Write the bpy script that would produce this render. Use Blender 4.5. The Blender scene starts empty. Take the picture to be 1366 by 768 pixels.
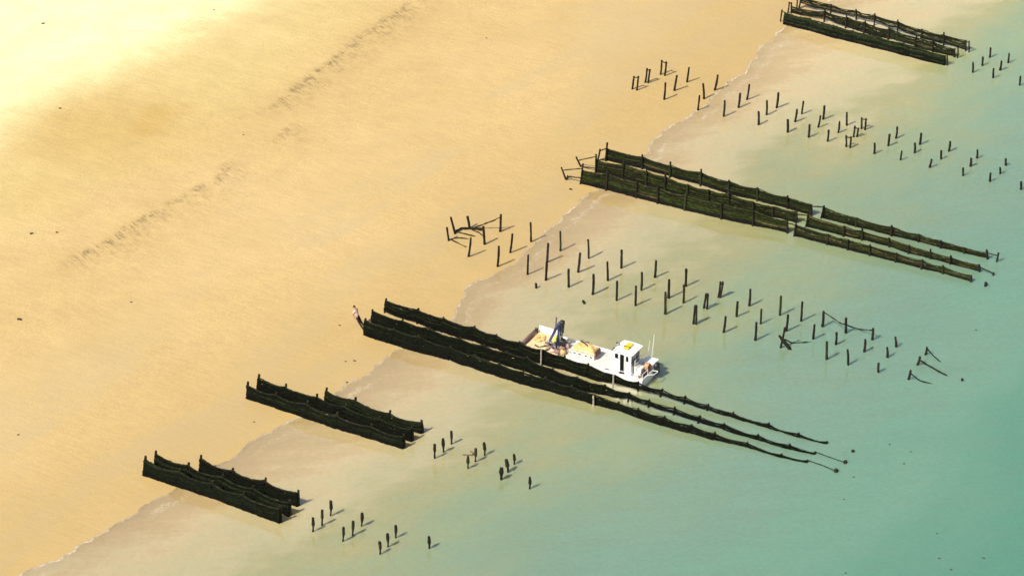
import bpy, math, random
import numpy as np
from mathutils import Vector, Matrix
random.seed(7)
rs = np.random.RandomState(5)
S = bpy.context.scene
COL = S.collection

# ------------------------------------------------------------------ camera
F = 4995.0                      # focal length in photograph pixels (1366 wide)
TH = math.radians(30)           # looking down 30 degrees from a helicopter
DIST = 277.5
CAM = Vector((0, -DIST * math.cos(TH), DIST * math.sin(TH)))
cd = bpy.data.cameras.new('camera')
cd.sensor_width = 36.0
cd.lens = 36.0 * F / 1366.0
cd.clip_start = 1.0
cd.clip_end = 20000
cam = bpy.data.objects.new('camera', cd)
COL.objects.link(cam)
cam.location = CAM
cam.rotation_euler = (math.radians(60), 0, 0)
S.camera = cam

# ------------------------------------------------------------------ sky, sun, exposure
SUN_EL, SUN_AZ = 48.0, 227.0    # azimuth clockwise from +Y
w = bpy.data.worlds.new('World')
S.world = w
w.use_nodes = True
nt = w.node_tree
for n in list(nt.nodes):
    nt.nodes.remove(n)
sky = nt.nodes.new('ShaderNodeTexSky')
sky.sky_type = 'NISHITA'
sky.sun_disc = False
sky.sun_elevation = math.radians(SUN_EL)
sky.sun_rotation = math.radians(SUN_AZ)
sky.dust_density = 4.0
bg = nt.nodes.new('ShaderNodeBackground')
bg.inputs['Strength'].default_value = 0.105
wo = nt.nodes.new('ShaderNodeOutputWorld')
nt.links.new(sky.outputs[0], bg.inputs[0])
nt.links.new(bg.outputs[0], wo.inputs[0])
sl = bpy.data.lights.new('sun', 'SUN')
sl.energy = 5.0
sl.angle = math.radians(0.5)
sl.color = (1.0, 0.95, 0.86)
so = bpy.data.objects.new('sun', sl)
COL.objects.link(so)
az = math.radians(SUN_AZ)
el = math.radians(SUN_EL)
tosun = Vector((math.sin(az) * math.cos(el), math.cos(az) * math.cos(el), math.sin(el)))
so.rotation_euler = tosun.to_track_quat('Z', 'Y').to_euler()
so.location = (-60, -60, 90)
vs = S.view_settings
vs.view_transform = 'Standard'
vs.look = 'None'
vs.gamma = 1.0
vs.use_curve_mapping = False
vs.exposure = 0.08
S.cycles.use_denoising = True
S.cycles.max_bounces = 6
S.cycles.transparent_max_bounces = 12

# ------------------------------------------------------------------ places: photograph pixel -> point of the ground
def ray(x, y):
    u = (x - 683) / F
    v = -(y - 384) / F
    return Vector((u, math.cos(TH) + v * math.sin(TH), -math.sin(TH) + v * math.cos(TH)))

def at(x, y, z=0.0):
    r = ray(x, y)
    return CAM + r * ((z - CAM.z) / r.z)

# beach coordinates: t runs along the water's edge, n runs out to sea
TD = Vector((0.553, 0.833, 0))
ND = Vector((0.833, -0.553, 0))

def tn(p):
    return p[0] * TD.x + p[1] * TD.y, p[0] * ND.x + p[1] * ND.y

def poly_tn(px):
    a = np.array([tn(at(*p)) for p in px])
    a = a[np.argsort(a[:, 0])]
    return a[:, 0], a[:, 1]

SHORE = [(20.8,767),(44.5,758),(59.4,753.8),(95,736),(121.8,718),(133.6,710.7),(148.5,703.3),(175.2,687),(202,669),(234.6,651.4),
 (260,636),(297,618.7),(308.8,612.8),(326.7,595),(351,579.4),(377.6,567),(392,558.9),(414,549),(441,528),(461.7,514.8),(482,502.5),
 (497,494),(510.4,481.5),(520,471),(545,461),(580,444),(604.3,424),(611,411),(616.5,398),(619.8,386.3),(635.3,375.3),(657.4,367.5),(679.5,357),
 (697.3,339.8),(719.4,317.7),(740,299.5),(765,277),(777.3,264.6),(797.2,253),(835,228),(864.4,202.4),(872.3,186),(881.5,177.6),(914.3,158),
 (934.8,145.8),(951.2,129.4),(969.6,111),(987.4,101),(996,95),(1000,87),(1008,77.6),(1011,69),(1017,61.5),(1028.4,55.6),(1035,46.9),
 (1043,40),(1062,24),(1100,4),(1118,-8),(1180,-62)]
ST, SN = poly_tn(SHORE)

def _wob(t):
    return 0.10 * np.sin(t * 1.9 + 1) + 0.07 * np.sin(t * 4.3) + 0.05 * np.sin(t * 8.7 + 2)

def shore_dist(x, y):
    """metres out to sea from the water's edge (negative on the beach)"""
    t = x * TD.x + y * TD.y
    n = x * ND.x + y * ND.y
    return (n - np.interp(t, ST, SN) - _wob(t)) * 0.95

def ground_z(x, y):
    d = shore_dist(x, y)
    return np.where(d < 0, 3.0 * (1 - np.exp(0.012 * d / 3.0)), np.maximum(-0.028 * d, -9.0))

def base(x, y):
    """where a pixel meets the sand or the water"""
    p = at(x, y)
    for _ in range(4):
        p = at(x, y, max(0.0, float(ground_z(p.x, p.y))))
    return p

def above(b, tx, ty):
    """the point in the upright plane through b (parallel to the picture) seen at a pixel"""
    r = ray(tx, ty)
    return CAM + r * ((b.y - CAM.y) / r.y)

# ------------------------------------------------------------------ materials
def mat(name):
    m = bpy.data.materials.new(name)
    m.use_nodes = True
    n = m.node_tree
    return m, n, n.nodes['Principled BSDF'], n.nodes['Material Output']

def N(n, typ, **kw):
    d = n.nodes.new(typ)
    for k, v in kw.items():
        setattr(d, k, v)
    return d

def val(n, sock, v):
    if isinstance(v, bpy.types.NodeSocket):
        n.links.new(v, sock)
    else:
        sock.default_value = v

def M(n, op, a, b=0.0, c=0.0, clamp=False):
    d = N(n, 'ShaderNodeMath', operation=op, use_clamp=clamp)
    val(n, d.inputs[0], a); val(n, d.inputs[1], b); val(n, d.inputs[2], c)
    return d.outputs[0]

def noise(n, vec, scale, detail=4.0, rough=0.55):
    d = N(n, 'ShaderNodeTexNoise')
    if vec is not None:
        n.links.new(vec, d.inputs['Vector'])
    d.inputs['Scale'].default_value = scale
    d.inputs['Detail'].default_value = detail
    d.inputs['Roughness'].default_value = rough
    return d.outputs['Fac']

def ramp(n, fac, stops, interp='LINEAR'):
    d = N(n, 'ShaderNodeValToRGB')
    n.links.new(fac, d.inputs[0])
    cr = d.color_ramp
    cr.interpolation = interp
    while len(cr.elements) < len(stops):
        cr.elements.new(0.5)
    for e, (p, c) in zip(cr.elements, stops):
        e.position = p
        e.color = tuple(c) + (1,) if len(c) == 3 else c
    return d.outputs[0]

def mixc(n, fac, a, b, blend='MIX'):
    d = N(n, 'ShaderNodeMix', data_type='RGBA', blend_type=blend)
    val(n, d.inputs[0], fac)
    for s, v in ((d.inputs[6], a), (d.inputs[7], b)):
        if isinstance(v, bpy.types.NodeSocket):
            n.links.new(v, s)
        else:
            s.default_value = tuple(v) + (1,)
    return d.outputs[2]

def attr(n, name):
    return N(n, 'ShaderNodeAttribute', attribute_name=name)

def smooth(n, v, lo, hi):
    d = N(n, 'ShaderNodeMapRange', interpolation_type='SMOOTHSTEP')
    n.links.new(v, d.inputs[0])
    d.inputs[1].default_value = lo
    d.inputs[2].default_value = hi
    return d.outputs[0]

def mapped(n, rotz=0.0, scale=(1, 1, 1)):
    tc = N(n, 'ShaderNodeTexCoord')
    mp = N(n, 'ShaderNodeMapping', vector_type='TEXTURE')     # turned by rotz, then stretched along the turned axes
    mp.inputs['Rotation'].default_value = (0, 0, rotz)
    mp.inputs['Scale'].default_value = tuple(1.0 / k for k in scale)
    n.links.new(tc.outputs['Object'], mp.inputs['Vector'])
    return mp.outputs[0]

def bump(n, h, strength, dist):
    d = N(n, 'ShaderNodeBump')
    n.links.new(h, d.inputs['Height'])
    d.inputs['Strength'].default_value = strength
    d.inputs['Distance'].default_value = dist
    return d.outputs[0]

# --- sand
SAND, n, pb, out = mat('sand')
tc = N(n, 'ShaderNodeTexCoord').outputs['Object']
dry = attr(n, 'dry').outputs['Fac']
wrk = attr(n, 'wrack').outputs['Fac']
sdt = attr(n, 'shore').outputs['Fac']
patch = attr(n, 'patch').outputs['Fac']
big = noise(n, tc, 0.05, 5, 0.6)
mid = noise(n, tc, 0.35, 5, 0.6)
fine = noise(n, tc, 5.0, 3, 0.7)
grain = noise(n, tc, 10.0, 2, 0.8)
strk = noise(n, mapped(n, math.radians(-32), (0.7, 3.2, 1)), 1.0, 4, 0.65)
gold = ramp(n, big, [(0.34, (0.485, 0.342, 0.136)), (0.50, (0.515, 0.366, 0.150)), (0.66, (0.530, 0.383, 0.172))])
dryc = ramp(n, mid, [(0.3, (0.74, 0.66, 0.35)), (0.7, (0.80, 0.73, 0.41))])
c = mixc(n, M(n, 'MULTIPLY', attr(n, 'pale').outputs['Fac'], 0.9), gold, (0.545, 0.445, 0.175))
c = mixc(n, smooth(n, M(n, 'ADD', dry, M(n, 'MULTIPLY', M(n, 'SUBTRACT', mid, 0.5), 0.22)), 0.0, 1.0), c, dryc)
c = mixc(n, M(n, 'MULTIPLY', patch, 0.95), c, (0.455, 0.305, 0.092))
tex = M(n, 'ADD', M(n, 'MULTIPLY', M(n, 'SUBTRACT', strk, 0.5), 0.34), 1.0)
tex = M(n, 'ADD', tex, M(n, 'MULTIPLY', M(n, 'SUBTRACT', fine, 0.5), 0.36))
tex = M(n, 'ADD', tex, M(n, 'MULTIPLY', M(n, 'SUBTRACT', grain, 0.5), 0.50))
tex = M(n, 'ADD', tex, M(n, 'MULTIPLY', M(n, 'SUBTRACT', mid, 0.5), 0.20))
tcol = N(n, 'ShaderNodeCombineColor')
for i in range(3):
    n.links.new(tex, tcol.inputs[i])
c = mixc(n, 1.0, c, tcol.outputs[0], 'MULTIPLY')
# the thin drift line of weed and the drainage rills below it
rill = noise(n, mapped(n, math.radians(-52), (0.9, 6.0, 1)), 1.0, 5, 0.75)
rill2 = noise(n, tc, 2.0, 5, 0.75)
wm = M(n, 'MULTIPLY', wrk, smooth(n, M(n, 'ADD', M(n, 'MULTIPLY', rill, 0.6), M(n, 'MULTIPLY', rill2, 0.4)), 0.44, 0.62))
c = mixc(n, M(n, 'MULTIPLY', M(n, 'MULTIPLY', wm, smooth(n, noise(n, tc, 0.45, 3, 0.6), 0.28, 0.54)), 0.92, clamp=True), c, (0.19, 0.125, 0.048))
# wet strip next to the water
wet = smooth(n, M(n, 'ADD', sdt, M(n, 'MULTIPLY', M(n, 'SUBTRACT', mid, 0.5), 6.0)), -14.0, -1.0)
damp = M(n, 'MULTIPLY', smooth(n, sdt, -26.0, -9.0), smooth(n, noise(n, mapped(n, math.radians(50), (0.035, 0.16, 1)), 1.0, 4, 0.6), 0.42, 0.66))
c = mixc(n, M(n, 'MULTIPLY', damp, 0.6), c, (0.455, 0.350, 0.180))
c = mixc(n, M(n, 'MULTIPLY', wet, 0.35), c, (0.47, 0.33, 0.125))
n.links.new(c, pb.inputs['Base Color'])
ro = N(n, 'ShaderNodeMapRange')
n.links.new(wet, ro.inputs[0])
ro.inputs[3].default_value = 0.85
ro.inputs[4].default_value = 0.28
pb.inputs['IOR'].default_value = 1.6
n.links.new(ro.outputs[0], pb.inputs['Roughness'])
hgt = M(n, 'ADD', strk, M(n, 'MULTIPLY', fine, 0.5))
n.links.new(bump(n, hgt, 0.35, 0.05), pb.inputs['Normal'])

# --- water: silty, paler over the shallows and greener where it deepens
WATER, n, pb, out = mat('sea_water')
n.nodes.remove(pb)
tc = N(n, 'ShaderNodeTexCoord').outputs['Object']
sdt = attr(n, 'shore').outputs['Fac']
n1 = noise(n, mapped(n, math.radians(50), (0.05, 0.10, 1)), 1.0, 5, 0.6)
n2 = noise(n, mapped(n, math.radians(8), (0.16, 0.60, 1)), 1.0, 5, 0.62)
n3 = noise(n, tc, 2.2, 3, 0.6)
dd = M(n, 'ADD', sdt, M(n, 'MULTIPLY', M(n, 'SUBTRACT', n1, 0.5), 20.0))
dd = M(n, 'ADD', dd, M(n, 'MULTIPLY', M(n, 'SUBTRACT', n2, 0.5), 9.0))
dd = M(n, 'ADD', dd, M(n, 'MULTIPLY', M(n, 'SUBTRACT', n3, 0.5), 2.5))
dd = M(n, 'MAXIMUM', dd, M(n, 'MULTIPLY', sdt, 0.45))
body = ramp(n, M(n, 'DIVIDE', dd, 60.0), [
    (0.008, (0.580, 0.420, 0.190)), (0.065, (0.620, 0.490, 0.250)), (0.143, (0.520, 0.460, 0.240)),
    (0.192, (0.400, 0.375, 0.170)), (0.278, (0.300, 0.360, 0.190)), (0.37, (0.232, 0.335, 0.205)),
    (0.45, (0.205, 0.330, 0.220)), (0.60, (0.175, 0.335, 0.215)), (0.75, (0.115, 0.290, 0.180)), (1.0, (0.090, 0.260, 0.160))])
ypos = N(n, 'ShaderNodeSeparateXYZ')
n.links.new(tc, ypos.inputs[0])
far_gain = M(n, 'MULTIPLY', smooth(n, ypos.outputs[1], 8.0, 48.0), 0.17)   # water colour grows brighter towards the far end
vfac = M(n, 'ADD', M(n, 'ADD', 1.0, far_gain), M(n, 'ADD', M(n, 'MULTIPLY', M(n, 'SUBTRACT', n2, 0.5), 0.24), M(n, 'MULTIPLY', M(n, 'SUBTRACT', n3, 0.5), 0.20)))
vfac = M(n, 'ADD', vfac, M(n, 'MULTIPLY', M(n, 'SUBTRACT', noise(n, mapped(n, math.radians(-12), (3.0, 7.0, 1)), 1.0, 3, 0.8), 0.5), 0.34))  # fine mottling paints wavelet glints into the water colour
vc = N(n, 'ShaderNodeCombineColor')
for i in range(3):
    n.links.new(vfac, vc.inputs[i])
body = mixc(n, 1.0, body, vc.outputs[0], 'MULTIPLY')
dif = N(n, 'ShaderNodeBsdfPrincipled', subsurface_method='BURLEY')   # light spreads in the silty water, so shade softens with depth
n.links.new(body, dif.inputs['Base Color'])
dif.inputs['Subsurface Weight'].default_value = 1.0
dif.inputs['Subsurface Radius'].default_value = (1.0, 1.0, 1.0)
n.links.new(M(n, 'MINIMUM', M(n, 'MULTIPLY', M(n, 'POWER', M(n, 'MAXIMUM', sdt, 0.0), 1.5), 0.0013), 0.5), dif.inputs['Subsurface Scale'])
dif.inputs['Roughness'].default_value = 1.0
dif.inputs['Specular IOR Level'].default_value = 0.0
tra = N(n, 'ShaderNodeBsdfTransparent')
tra.inputs[0].default_value = (1, 0.98, 0.95, 1)
opac = M(n, 'SUBTRACT', 1.0, M(n, 'POWER', 2.718, M(n, 'MULTIPLY', M(n, 'MAXIMUM', sdt, 0.0), -0.30)))
opac = M(n, 'ADD', 0.80, M(n, 'MULTIPLY', opac, 0.18))
vol = N(n, 'ShaderNodeMixShader')
n.links.new(opac, vol.inputs[0]); n.links.new(tra.outputs[0], vol.inputs[1]); n.links.new(dif.outputs[0], vol.inputs[2])
wv = noise(n, mapped(n, math.radians(-20), (1.0, 2.2, 1)), 1.3, 4, 0.6)
wb = bump(n, wv, 0.07, 0.08)
glo = N(n, 'ShaderNodeBsdfGlossy')
glo.inputs['Roughness'].default_value = 0.07
n.links.new(wb, glo.inputs['Normal'])
fre = N(n, 'ShaderNodeFresnel')
fre.inputs['IOR'].default_value = 3.5
n.links.new(wb, fre.inputs['Normal'])
surf = N(n, 'ShaderNodeMixShader')
n.links.new(fre.outputs[0], surf.inputs[0]); n.links.new(vol.outputs[0], surf.inputs[1]); n.links.new(glo.outputs[0], surf.inputs[2])
# foam along the edge and a fainter broken line behind it
fn = noise(n, tc, 0.9, 4, 0.7)
ff = noise(n, tc, 4.0, 3, 0.7)
edge = M(n, 'SUBTRACT', sdt, M(n, 'MULTIPLY', M(n, 'SUBTRACT', ff, 0.5), 0.35))
f1 = M(n, 'MULTIPLY', smooth(n, edge, -0.10, 0.02), M(n, 'SUBTRACT', 1.0, smooth(n, edge, 0.03, 0.15)))
f1 = M(n, 'MULTIPLY', f1, M(n, 'MULTIPLY', smooth(n, fn, 0.35, 0.6), smooth(n, noise(n, tc, 0.09, 3, 0.6), 0.36, 0.58)))
e2 = M(n, 'SUBTRACT', M(n, 'ADD', sdt, M(n, 'MULTIPLY', M(n, 'SUBTRACT', fn, 0.5), 1.4)), 1.0)
f2 = M(n, 'MULTIPLY', smooth(n, e2, -0.25, 0.0), M(n, 'SUBTRACT', 1.0, smooth(n, e2, 0.0, 0.5)))
f2 = M(n, 'MULTIPLY', f2, smooth(n, M(n, 'MULTIPLY', ff, noise(n, tc, 0.22, 3, 0.6)), 0.22, 0.36))
foam = M(n, 'MAXIMUM', M(n, 'MULTIPLY', f1, 0.50), M(n, 'MULTIPLY', f2, 0.20))
fd = N(n, 'ShaderNodeBsdfDiffuse')
fd.inputs[0].default_value = (0.80, 0.74, 0.62, 1)
fin = N(n, 'ShaderNodeMixShader')
n.links.new(foam, fin.inputs[0]); n.links.new(surf.outputs[0], fin.inputs[1]); n.links.new(fd.outputs[0], fin.inputs[2])
n.links.new(fin.outputs[0], out.inputs[0])

def plain(name, col, rough=0.6, var=0.25, scale=6.0, metal=0.0, dirt=None, vcol=False, bmp=0.0, spec=0.5):
    m, n, pb, out = mat(name)
    tc = N(n, 'ShaderNodeTexCoord').outputs['Object']
    f = noise(n, tc, scale, 5, 0.65)
    a = tuple(max(0, k * (1 - var)) for k in col)
    b = tuple(min(1, k * (1 + var)) for k in col)
    c = ramp(n, f, [(0.3, a), (0.7, b)])
    if vcol:
        c = mixc(n, 1.0, attr(n, 'tint').outputs['Color'], ramp(n, f, [(0.3, (1 - var,) * 3), (0.7, (1 + var,) * 3)]), 'MULTIPLY')
    if dirt:
        c = mixc(n, M(n, 'MULTIPLY', smooth(n, noise(n, tc, scale * 0.37, 5, 0.7), 0.5, 0.75), dirt[1]), c, dirt[0])
    n.links.new(c, pb.inputs['Base Color'])
    pb.inputs['Roughness'].default_value = rough
    pb.inputs['Metallic'].default_value = metal
    pb.inputs['Specular IOR Level'].default_value = spec
    if bmp:
        n.links.new(bump(n, noise(n, tc, scale * 3, 4, 0.7), bmp, 0.02), pb.inputs['Normal'])
    return m

TIM = plain('weedy_timber', (0.020, 0.017, 0.012), 0.85, 0.55, 9.0, vcol=True, bmp=0.6, spec=0.12)
ROPE = plain('mussel_rope', (0.02, 0.02, 0.01), 0.9, 0.6, 14.0, vcol=True, bmp=0.8, spec=0.08)
PALE = plain('pale_timber', (0.36, 0.31, 0.25), 0.8, 0.5, 5.0, dirt=((0.05, 0.04, 0.03), 0.85))
WHITE = plain('white_paint', (0.80, 0.80, 0.79), 0.35, 0.05, 4.0, dirt=((0.46, 0.38, 0.28), 0.6))
DECK = plain('worn_deck', (0.66, 0.62, 0.55), 0.7, 0.20, 4.0, dirt=((0.35, 0.27, 0.18), 0.5))
SANDY = plain('sandy_deck', (0.66, 0.52, 0.30), 0.8, 0.25, 5.0, dirt=((0.25, 0.19, 0.12), 0.5))
BLUE = plain('blue_paint', (0.055, 0.070, 0.165), 0.45, 0.3, 5.0, dirt=((0.020, 0.022, 0.03), 0.8))
DARK = plain('dark_rubber', (0.018, 0.018, 0.02), 0.5, 0.3, 6.0)
GLASS = plain('dark_glass', (0.012, 0.013, 0.015), 0.08, 0.1, 2.0)
STEEL = plain('grey_steel', (0.30, 0.30, 0.31), 0.4, 0.2, 6.0, metal=0.6)
YEL = plain('yellow_plastic', (0.85, 0.52, 0.03), 0.45, 0.08, 4.0)
HIVIS = plain('lime_plastic', (0.55, 0.65, 0.10), 0.5, 0.1, 4.0)
TAN = plain('tan_netting', (0.66, 0.43, 0.17), 0.85, 0.3, 5.0, bmp=0.7)
ORANGE = plain('orange_rope', (0.50, 0.28, 0.15), 0.8, 0.4, 9.0)
BROWN = plain('brown_sacking', (0.26, 0.16, 0.12), 0.9, 0.45, 8.0, bmp=0.6)
RUST = plain('brown_roller', (0.16, 0.09, 0.085), 0.6, 0.3, 6.0)
SKIN = plain('skin', (0.48, 0.27, 0.18), 0.5, 0.06, 10.0)
SHIRT = plain('pink_shirt', (0.66, 0.47, 0.42), 0.8, 0.08, 10.0)
WADER = plain('dark_waders', (0.022, 0.014, 0.018), 0.22, 0.2, 8.0)
HAIR = plain('dark_hair', (0.03, 0.018, 0.01), 0.6, 0.3, 20.0)
WEED = plain('drift_weed', (0.035, 0.026, 0.014), 0.7, 0.5, 9.0)

# ------------------------------------------------------------------ mesh helpers
class MB:
    def __init__(s):
        s.v, s.f, s.c = [], [], []
    def add(s, verts, faces, col=(1, 1, 1)):
        o = len(s.v)
        s.v += [tuple(p) for p in verts]
        s.f += [tuple(i + o for i in q) for q in faces]
        s.c += [col] * len(verts)
    def box(s, lo, hi, col=(1, 1, 1), mtx=None, bev=0.0):
        (x0, y0, z0), (x1, y1, z1) = lo, hi
        b = min(bev, (x1 - x0) / 3, (y1 - y0) / 3, (z1 - z0) / 3)
        if b <= 0:
            p = [(x0,y0,z0),(x1,y0,z0),(x1,y1,z0),(x0,y1,z0),(x0,y0,z1),(x1,y0,z1),(x1,y1,z1),(x0,y1,z1)]
            f = [(0,3,2,1),(4,5,6,7),(0,1,5,4),(1,2,6,5),(2,3,7,6),(3,0,4,7)]
        else:
            def ring(i, z):
                return [(x0+b-i,y0-0+ (b-i),z),]
            p = []
            def oct_(d, z):
                return [(x0+b,y0+d,z),(x1-b,y0+d,z),(x1-d,y0+b,z),(x1-d,y1-b,z),(x1-b,y1-d,z),(x0+b,y1-d,z),(x0+d,y1-b,z),(x0+d,y0+b,z)]
            for d, z in ((b, z0), (0, z0 + b), (0, z1 - b), (b, z1)):
                p += oct_(d, z)
            f = [tuple(range(7, -1, -1)), tuple(range(24, 32))]
            for k in range(3):
                for i in range(8):
                    j = (i + 1) % 8
                    f.append((k*8+i, k*8+j, k*8+8+j, k*8+8+i))
        if mtx is not None:
            p = [mtx @ Vector(q) for q in p]
        s.add(p, f, col)
    def tube(s, pts, rad, sides=8, col=(1, 1, 1), jit=0.0, cols=None):
        pts = [Vector(p) for p in pts]
        m = len(pts)
        if not hasattr(rad, '__len__'):
            rad = [rad] * m
        o = len(s.v)
        ref = None
        for i in range(m):
            d = (pts[min(i+1, m-1)] - pts[max(i-1, 0)]).normalized()
            if ref is None:
                ref = Vector((0, 0, 1)) if abs(d.z) < 0.8 else Vector((1, 0, 0))
            a = d.cross(ref).normalized()
            b = d.cross(a)
            for k in range(sides):
                th = 2 * math.pi * k / sides
                r = rad[i] * (1 + (random.random() - 0.5) * 2 * jit)
                s.v.append(tuple(pts[i] + (a * math.cos(th) + b * math.sin(th)) * r))
                s.c.append(cols[i] if cols else col)
        for i in range(m - 1):
            for k in range(sides):
                j = (k + 1) % sides
                s.f.append((o+i*sides+k, o+(i+1)*sides+k, o+(i+1)*sides+j, o+i*sides+j))
        s.f.append(tuple(o + k for k in range(sides)))
        s.f.append(tuple(o + (m-1)*sides + k for k in reversed(range(sides))))
    def prism_y(s, prof, y0, y1, col=(1, 1, 1)):
        k = len(prof)
        p = [(x, y0, z) for x, z in prof] + [(x, y1, z) for x, z in prof]
        f = [tuple(range(k)), tuple(range(2*k-1, k-1, -1))]
        for i in range(k):
            j = (i + 1) % k
            f.append((j, i, k+i, k+j))
        s.add(p, f, col)
    def lump(s, c, r, col=(1, 1, 1), jit=0.18, seg=10, rings=6, flat=True):
        c = Vector(c)
        p = []
        f = []
        ph = [random.random() * 6 for _ in range(4)]
        for i in range(rings + 1):
            a = math.pi * i / rings
            for k in range(seg):
                t = 2 * math.pi * k / seg
                g = 1 + jit * (math.sin(2*t+ph[0]) * math.sin(a*2+ph[1]) + 0.6 * math.sin(3*t+ph[2]) * math.sin(a*3+ph[3])) + jit * 0.5 * (random.random() - 0.5)
                p.append((c.x + r[0]*g*math.sin(a)*math.cos(t), c.y + r[1]*g*math.sin(a)*math.sin(t), c.z + r[2]*g*math.cos(a)))
        for i in range(rings):
            for k in range(seg):
                j = (k + 1) % seg
                f.append((i*seg+k, (i+1)*seg+k, (i+1)*seg+j, i*seg+j))
        s.add(p, f, col)
    def build(s, name, m, parent=None, org=None, smooth=False, label=None, mats=None):
        me = bpy.data.meshes.new(name)
        o3 = org if org is not None else (ORG.get(parent.name, Vector((0,0,0))) if parent else Vector((0,0,0)))
        o3 = Vector(o3)
        me.from_pydata([tuple(Vector(v) - o3) for v in s.v], [], s.f)
        me.materials.append(m)
        ca = me.color_attributes.new('tint', 'FLOAT_COLOR', 'POINT')
        ca.data.foreach_set('color', np.array([tuple(c) + (1,) for c in s.c], dtype=np.float32).ravel())
        me.update()
        if smooth:
            for p in me.polygons:
                p.use_smooth = True
        o = bpy.data.objects.new(name, me)
        COL.objects.link(o)
        if parent:
            o.parent = parent
            ORG[o.name] = ORG.get(parent.name, Vector((0, 0, 0)))
        else:
            o.location = o3
        if label:
            o['label'] = label
        return o

ORG = {}

def tag(o, label, cat, group=None):
    o['label'] = label
    o['category'] = cat
    if group:
        o['group'] = group
    return o

def thing(name, label, cat, loc, group=None, rotz=None):
    o = bpy.data.objects.new(name, None)
    o.empty_display_size = 0.3
    COL.objects.link(o)
    o.location = loc
    if rotz is not None:
        o.rotation_euler = (0, 0, rotz)
        ORG[o.name] = Vector((0, 0, 0))
    else:
        ORG[o.name] = Vector(loc)
    return tag(o, label, cat, group)

# ------------------------------------------------------------------ the beach and the sea: two sheets on a (t, n) grid
def axis(lo, hi, step, far):
    mid = list(np.arange(lo, hi + 1e-6, step))
    k = step
    a = lo
    left = []
    while a > -far:
        k *= 1.35
        a -= k
        left.append(a)
    k = step
    b = hi
    right = []
    while b < far:
        k *= 1.35
        b += k
        right.append(b)
    return np.array(left[::-1] + mid + right)

def sheet(name, m, tt, nn, zf, attrs):
    T, NN = np.meshgrid(tt, nn, indexing='ij')
    X = T * TD.x + NN * ND.x
    Y = T * TD.y + NN * ND.y
    Z = zf(X, Y)
    nv = X.size
    a, b = X.shape
    idx = np.arange(nv).reshape(a, b)
    q = np.stack([idx[:-1, :-1], idx[:-1, 1:], idx[1:, 1:], idx[1:, :-1]], -1).reshape(-1, 4)[:, ::-1]
    # (t, n, up) is left handed: flip so that the normals look up
    me = bpy.data.meshes.new(name)
    me.vertices.add(nv)
    me.vertices.foreach_set('co', np.stack([X, Y, Z], -1).astype(np.float32).ravel())
    me.loops.add(q.size)
    me.loops.foreach_set('vertex_index', q.astype(np.int32).ravel())
    me.polygons.add(len(q))
    me.polygons.foreach_set('loop_start', np.arange(0, q.size, 4, dtype=np.int32))
    me.polygons.foreach_set('loop_total', np.full(len(q), 4, dtype=np.int32))
    me.update(calc_edges=True)
    me.validate()
    if me.polygons[0].normal.z < 0:
        me.flip_normals()
    me.polygons.foreach_set('use_smooth', np.ones(len(q), dtype=bool))
    for an, fn in attrs.items():
        at_ = me.attributes.new(an, 'FLOAT', 'POINT')
        at_.data.foreach_set('value', fn(X, Y).astype(np.float32).ravel())
    me.materials.append(m)
    o = bpy.data.objects.new(name, me)
    COL.objects.link(o)
    o['kind'] = 'structure'
    return o

def sstep(x, a, b):
    u = np.clip((x - a) / (b - a), 0, 1)
    return u * u * (3 - 2 * u)

def off(px):
    tt, nn = poly_tn(px)
    def f(x, y):
        return x * ND.x + y * ND.y - np.interp(x * TD.x + y * TD.y, tt, nn)
    return f, tt

d1, _ = off([(-120,310),(0,208),(60,172),(130,132),(200,92),(270,54),(330,24),(380,-2),(470,-60)])
d2, _ = off([(-60,385),(0,345),(100,300),(160,262),(250,212),(330,165),(400,120),(470,70),(530,15),(600,-40)])
w1, w1t = off([(580,-22),(548,4),(528,22),(512,32),(490,48),(475,57),(450,80),(430,95),(415,105),(395,120),(370,140),(350,152)])
w2, w2t = off([(392,170),(378,182),(366,192)])
w3, w3t = off([(308,222),(294,230),(282,246),(260,257),(240,270),(212,282),(190,295),(165,310),(150,325),(115,340),(85,355)])

def f_dry(x, y):
    a = d1(x, y)
    return np.clip(0.8 * (1 - sstep(a, -7.0, 2.5)) + 0.2 * (1 - sstep(a, -3.0, 14.0)), 0, 1)

def f_pale(x, y):
    return (1 - sstep(d2(x, y), -8.0, 1.5)) * (0.45 + 0.55 * sstep(d1(x, y), 3.0, 15.0))

def f_wrack(x, y):
    t = x * TD.x + y * TD.y
    r = np.zeros_like(x)
    for f, tt, k, wd in ((w1, w1t, 1.0, 2.6), (w2, w2t, 0.8, 2.0), (w3, w3t, 1.0, 2.4)):
        a = f(x, y)
        g = np.where(a < 0, np.exp(-(a / 0.35) ** 2), 0.55 * np.exp(-(a / 0.5) ** 2) + 0.72 * np.exp(-(a / wd) ** 2))
        g = g * sstep(t, tt[0] - 1.5, tt[0] + 1.5) * (1 - sstep(t, tt[-1] - 1.5, tt[-1] + 1.5)) * k
        r = np.maximum(r, g)
    return r

def f_patch(x, y):
    r = np.zeros_like(x)
    for px, py, rad, k in ((208,158,2.4,1.0),(194,176,2.8,1.0),(120,178,7.5,0.75),(235,152,1.8,0.6),(60,260,5.0,0.3)):
        p = at(px, py)
        r = np.maximum(r, k * np.exp(-((x - p.x) ** 2 + (y - p.y) ** 2) / rad ** 2))
    return r

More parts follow.
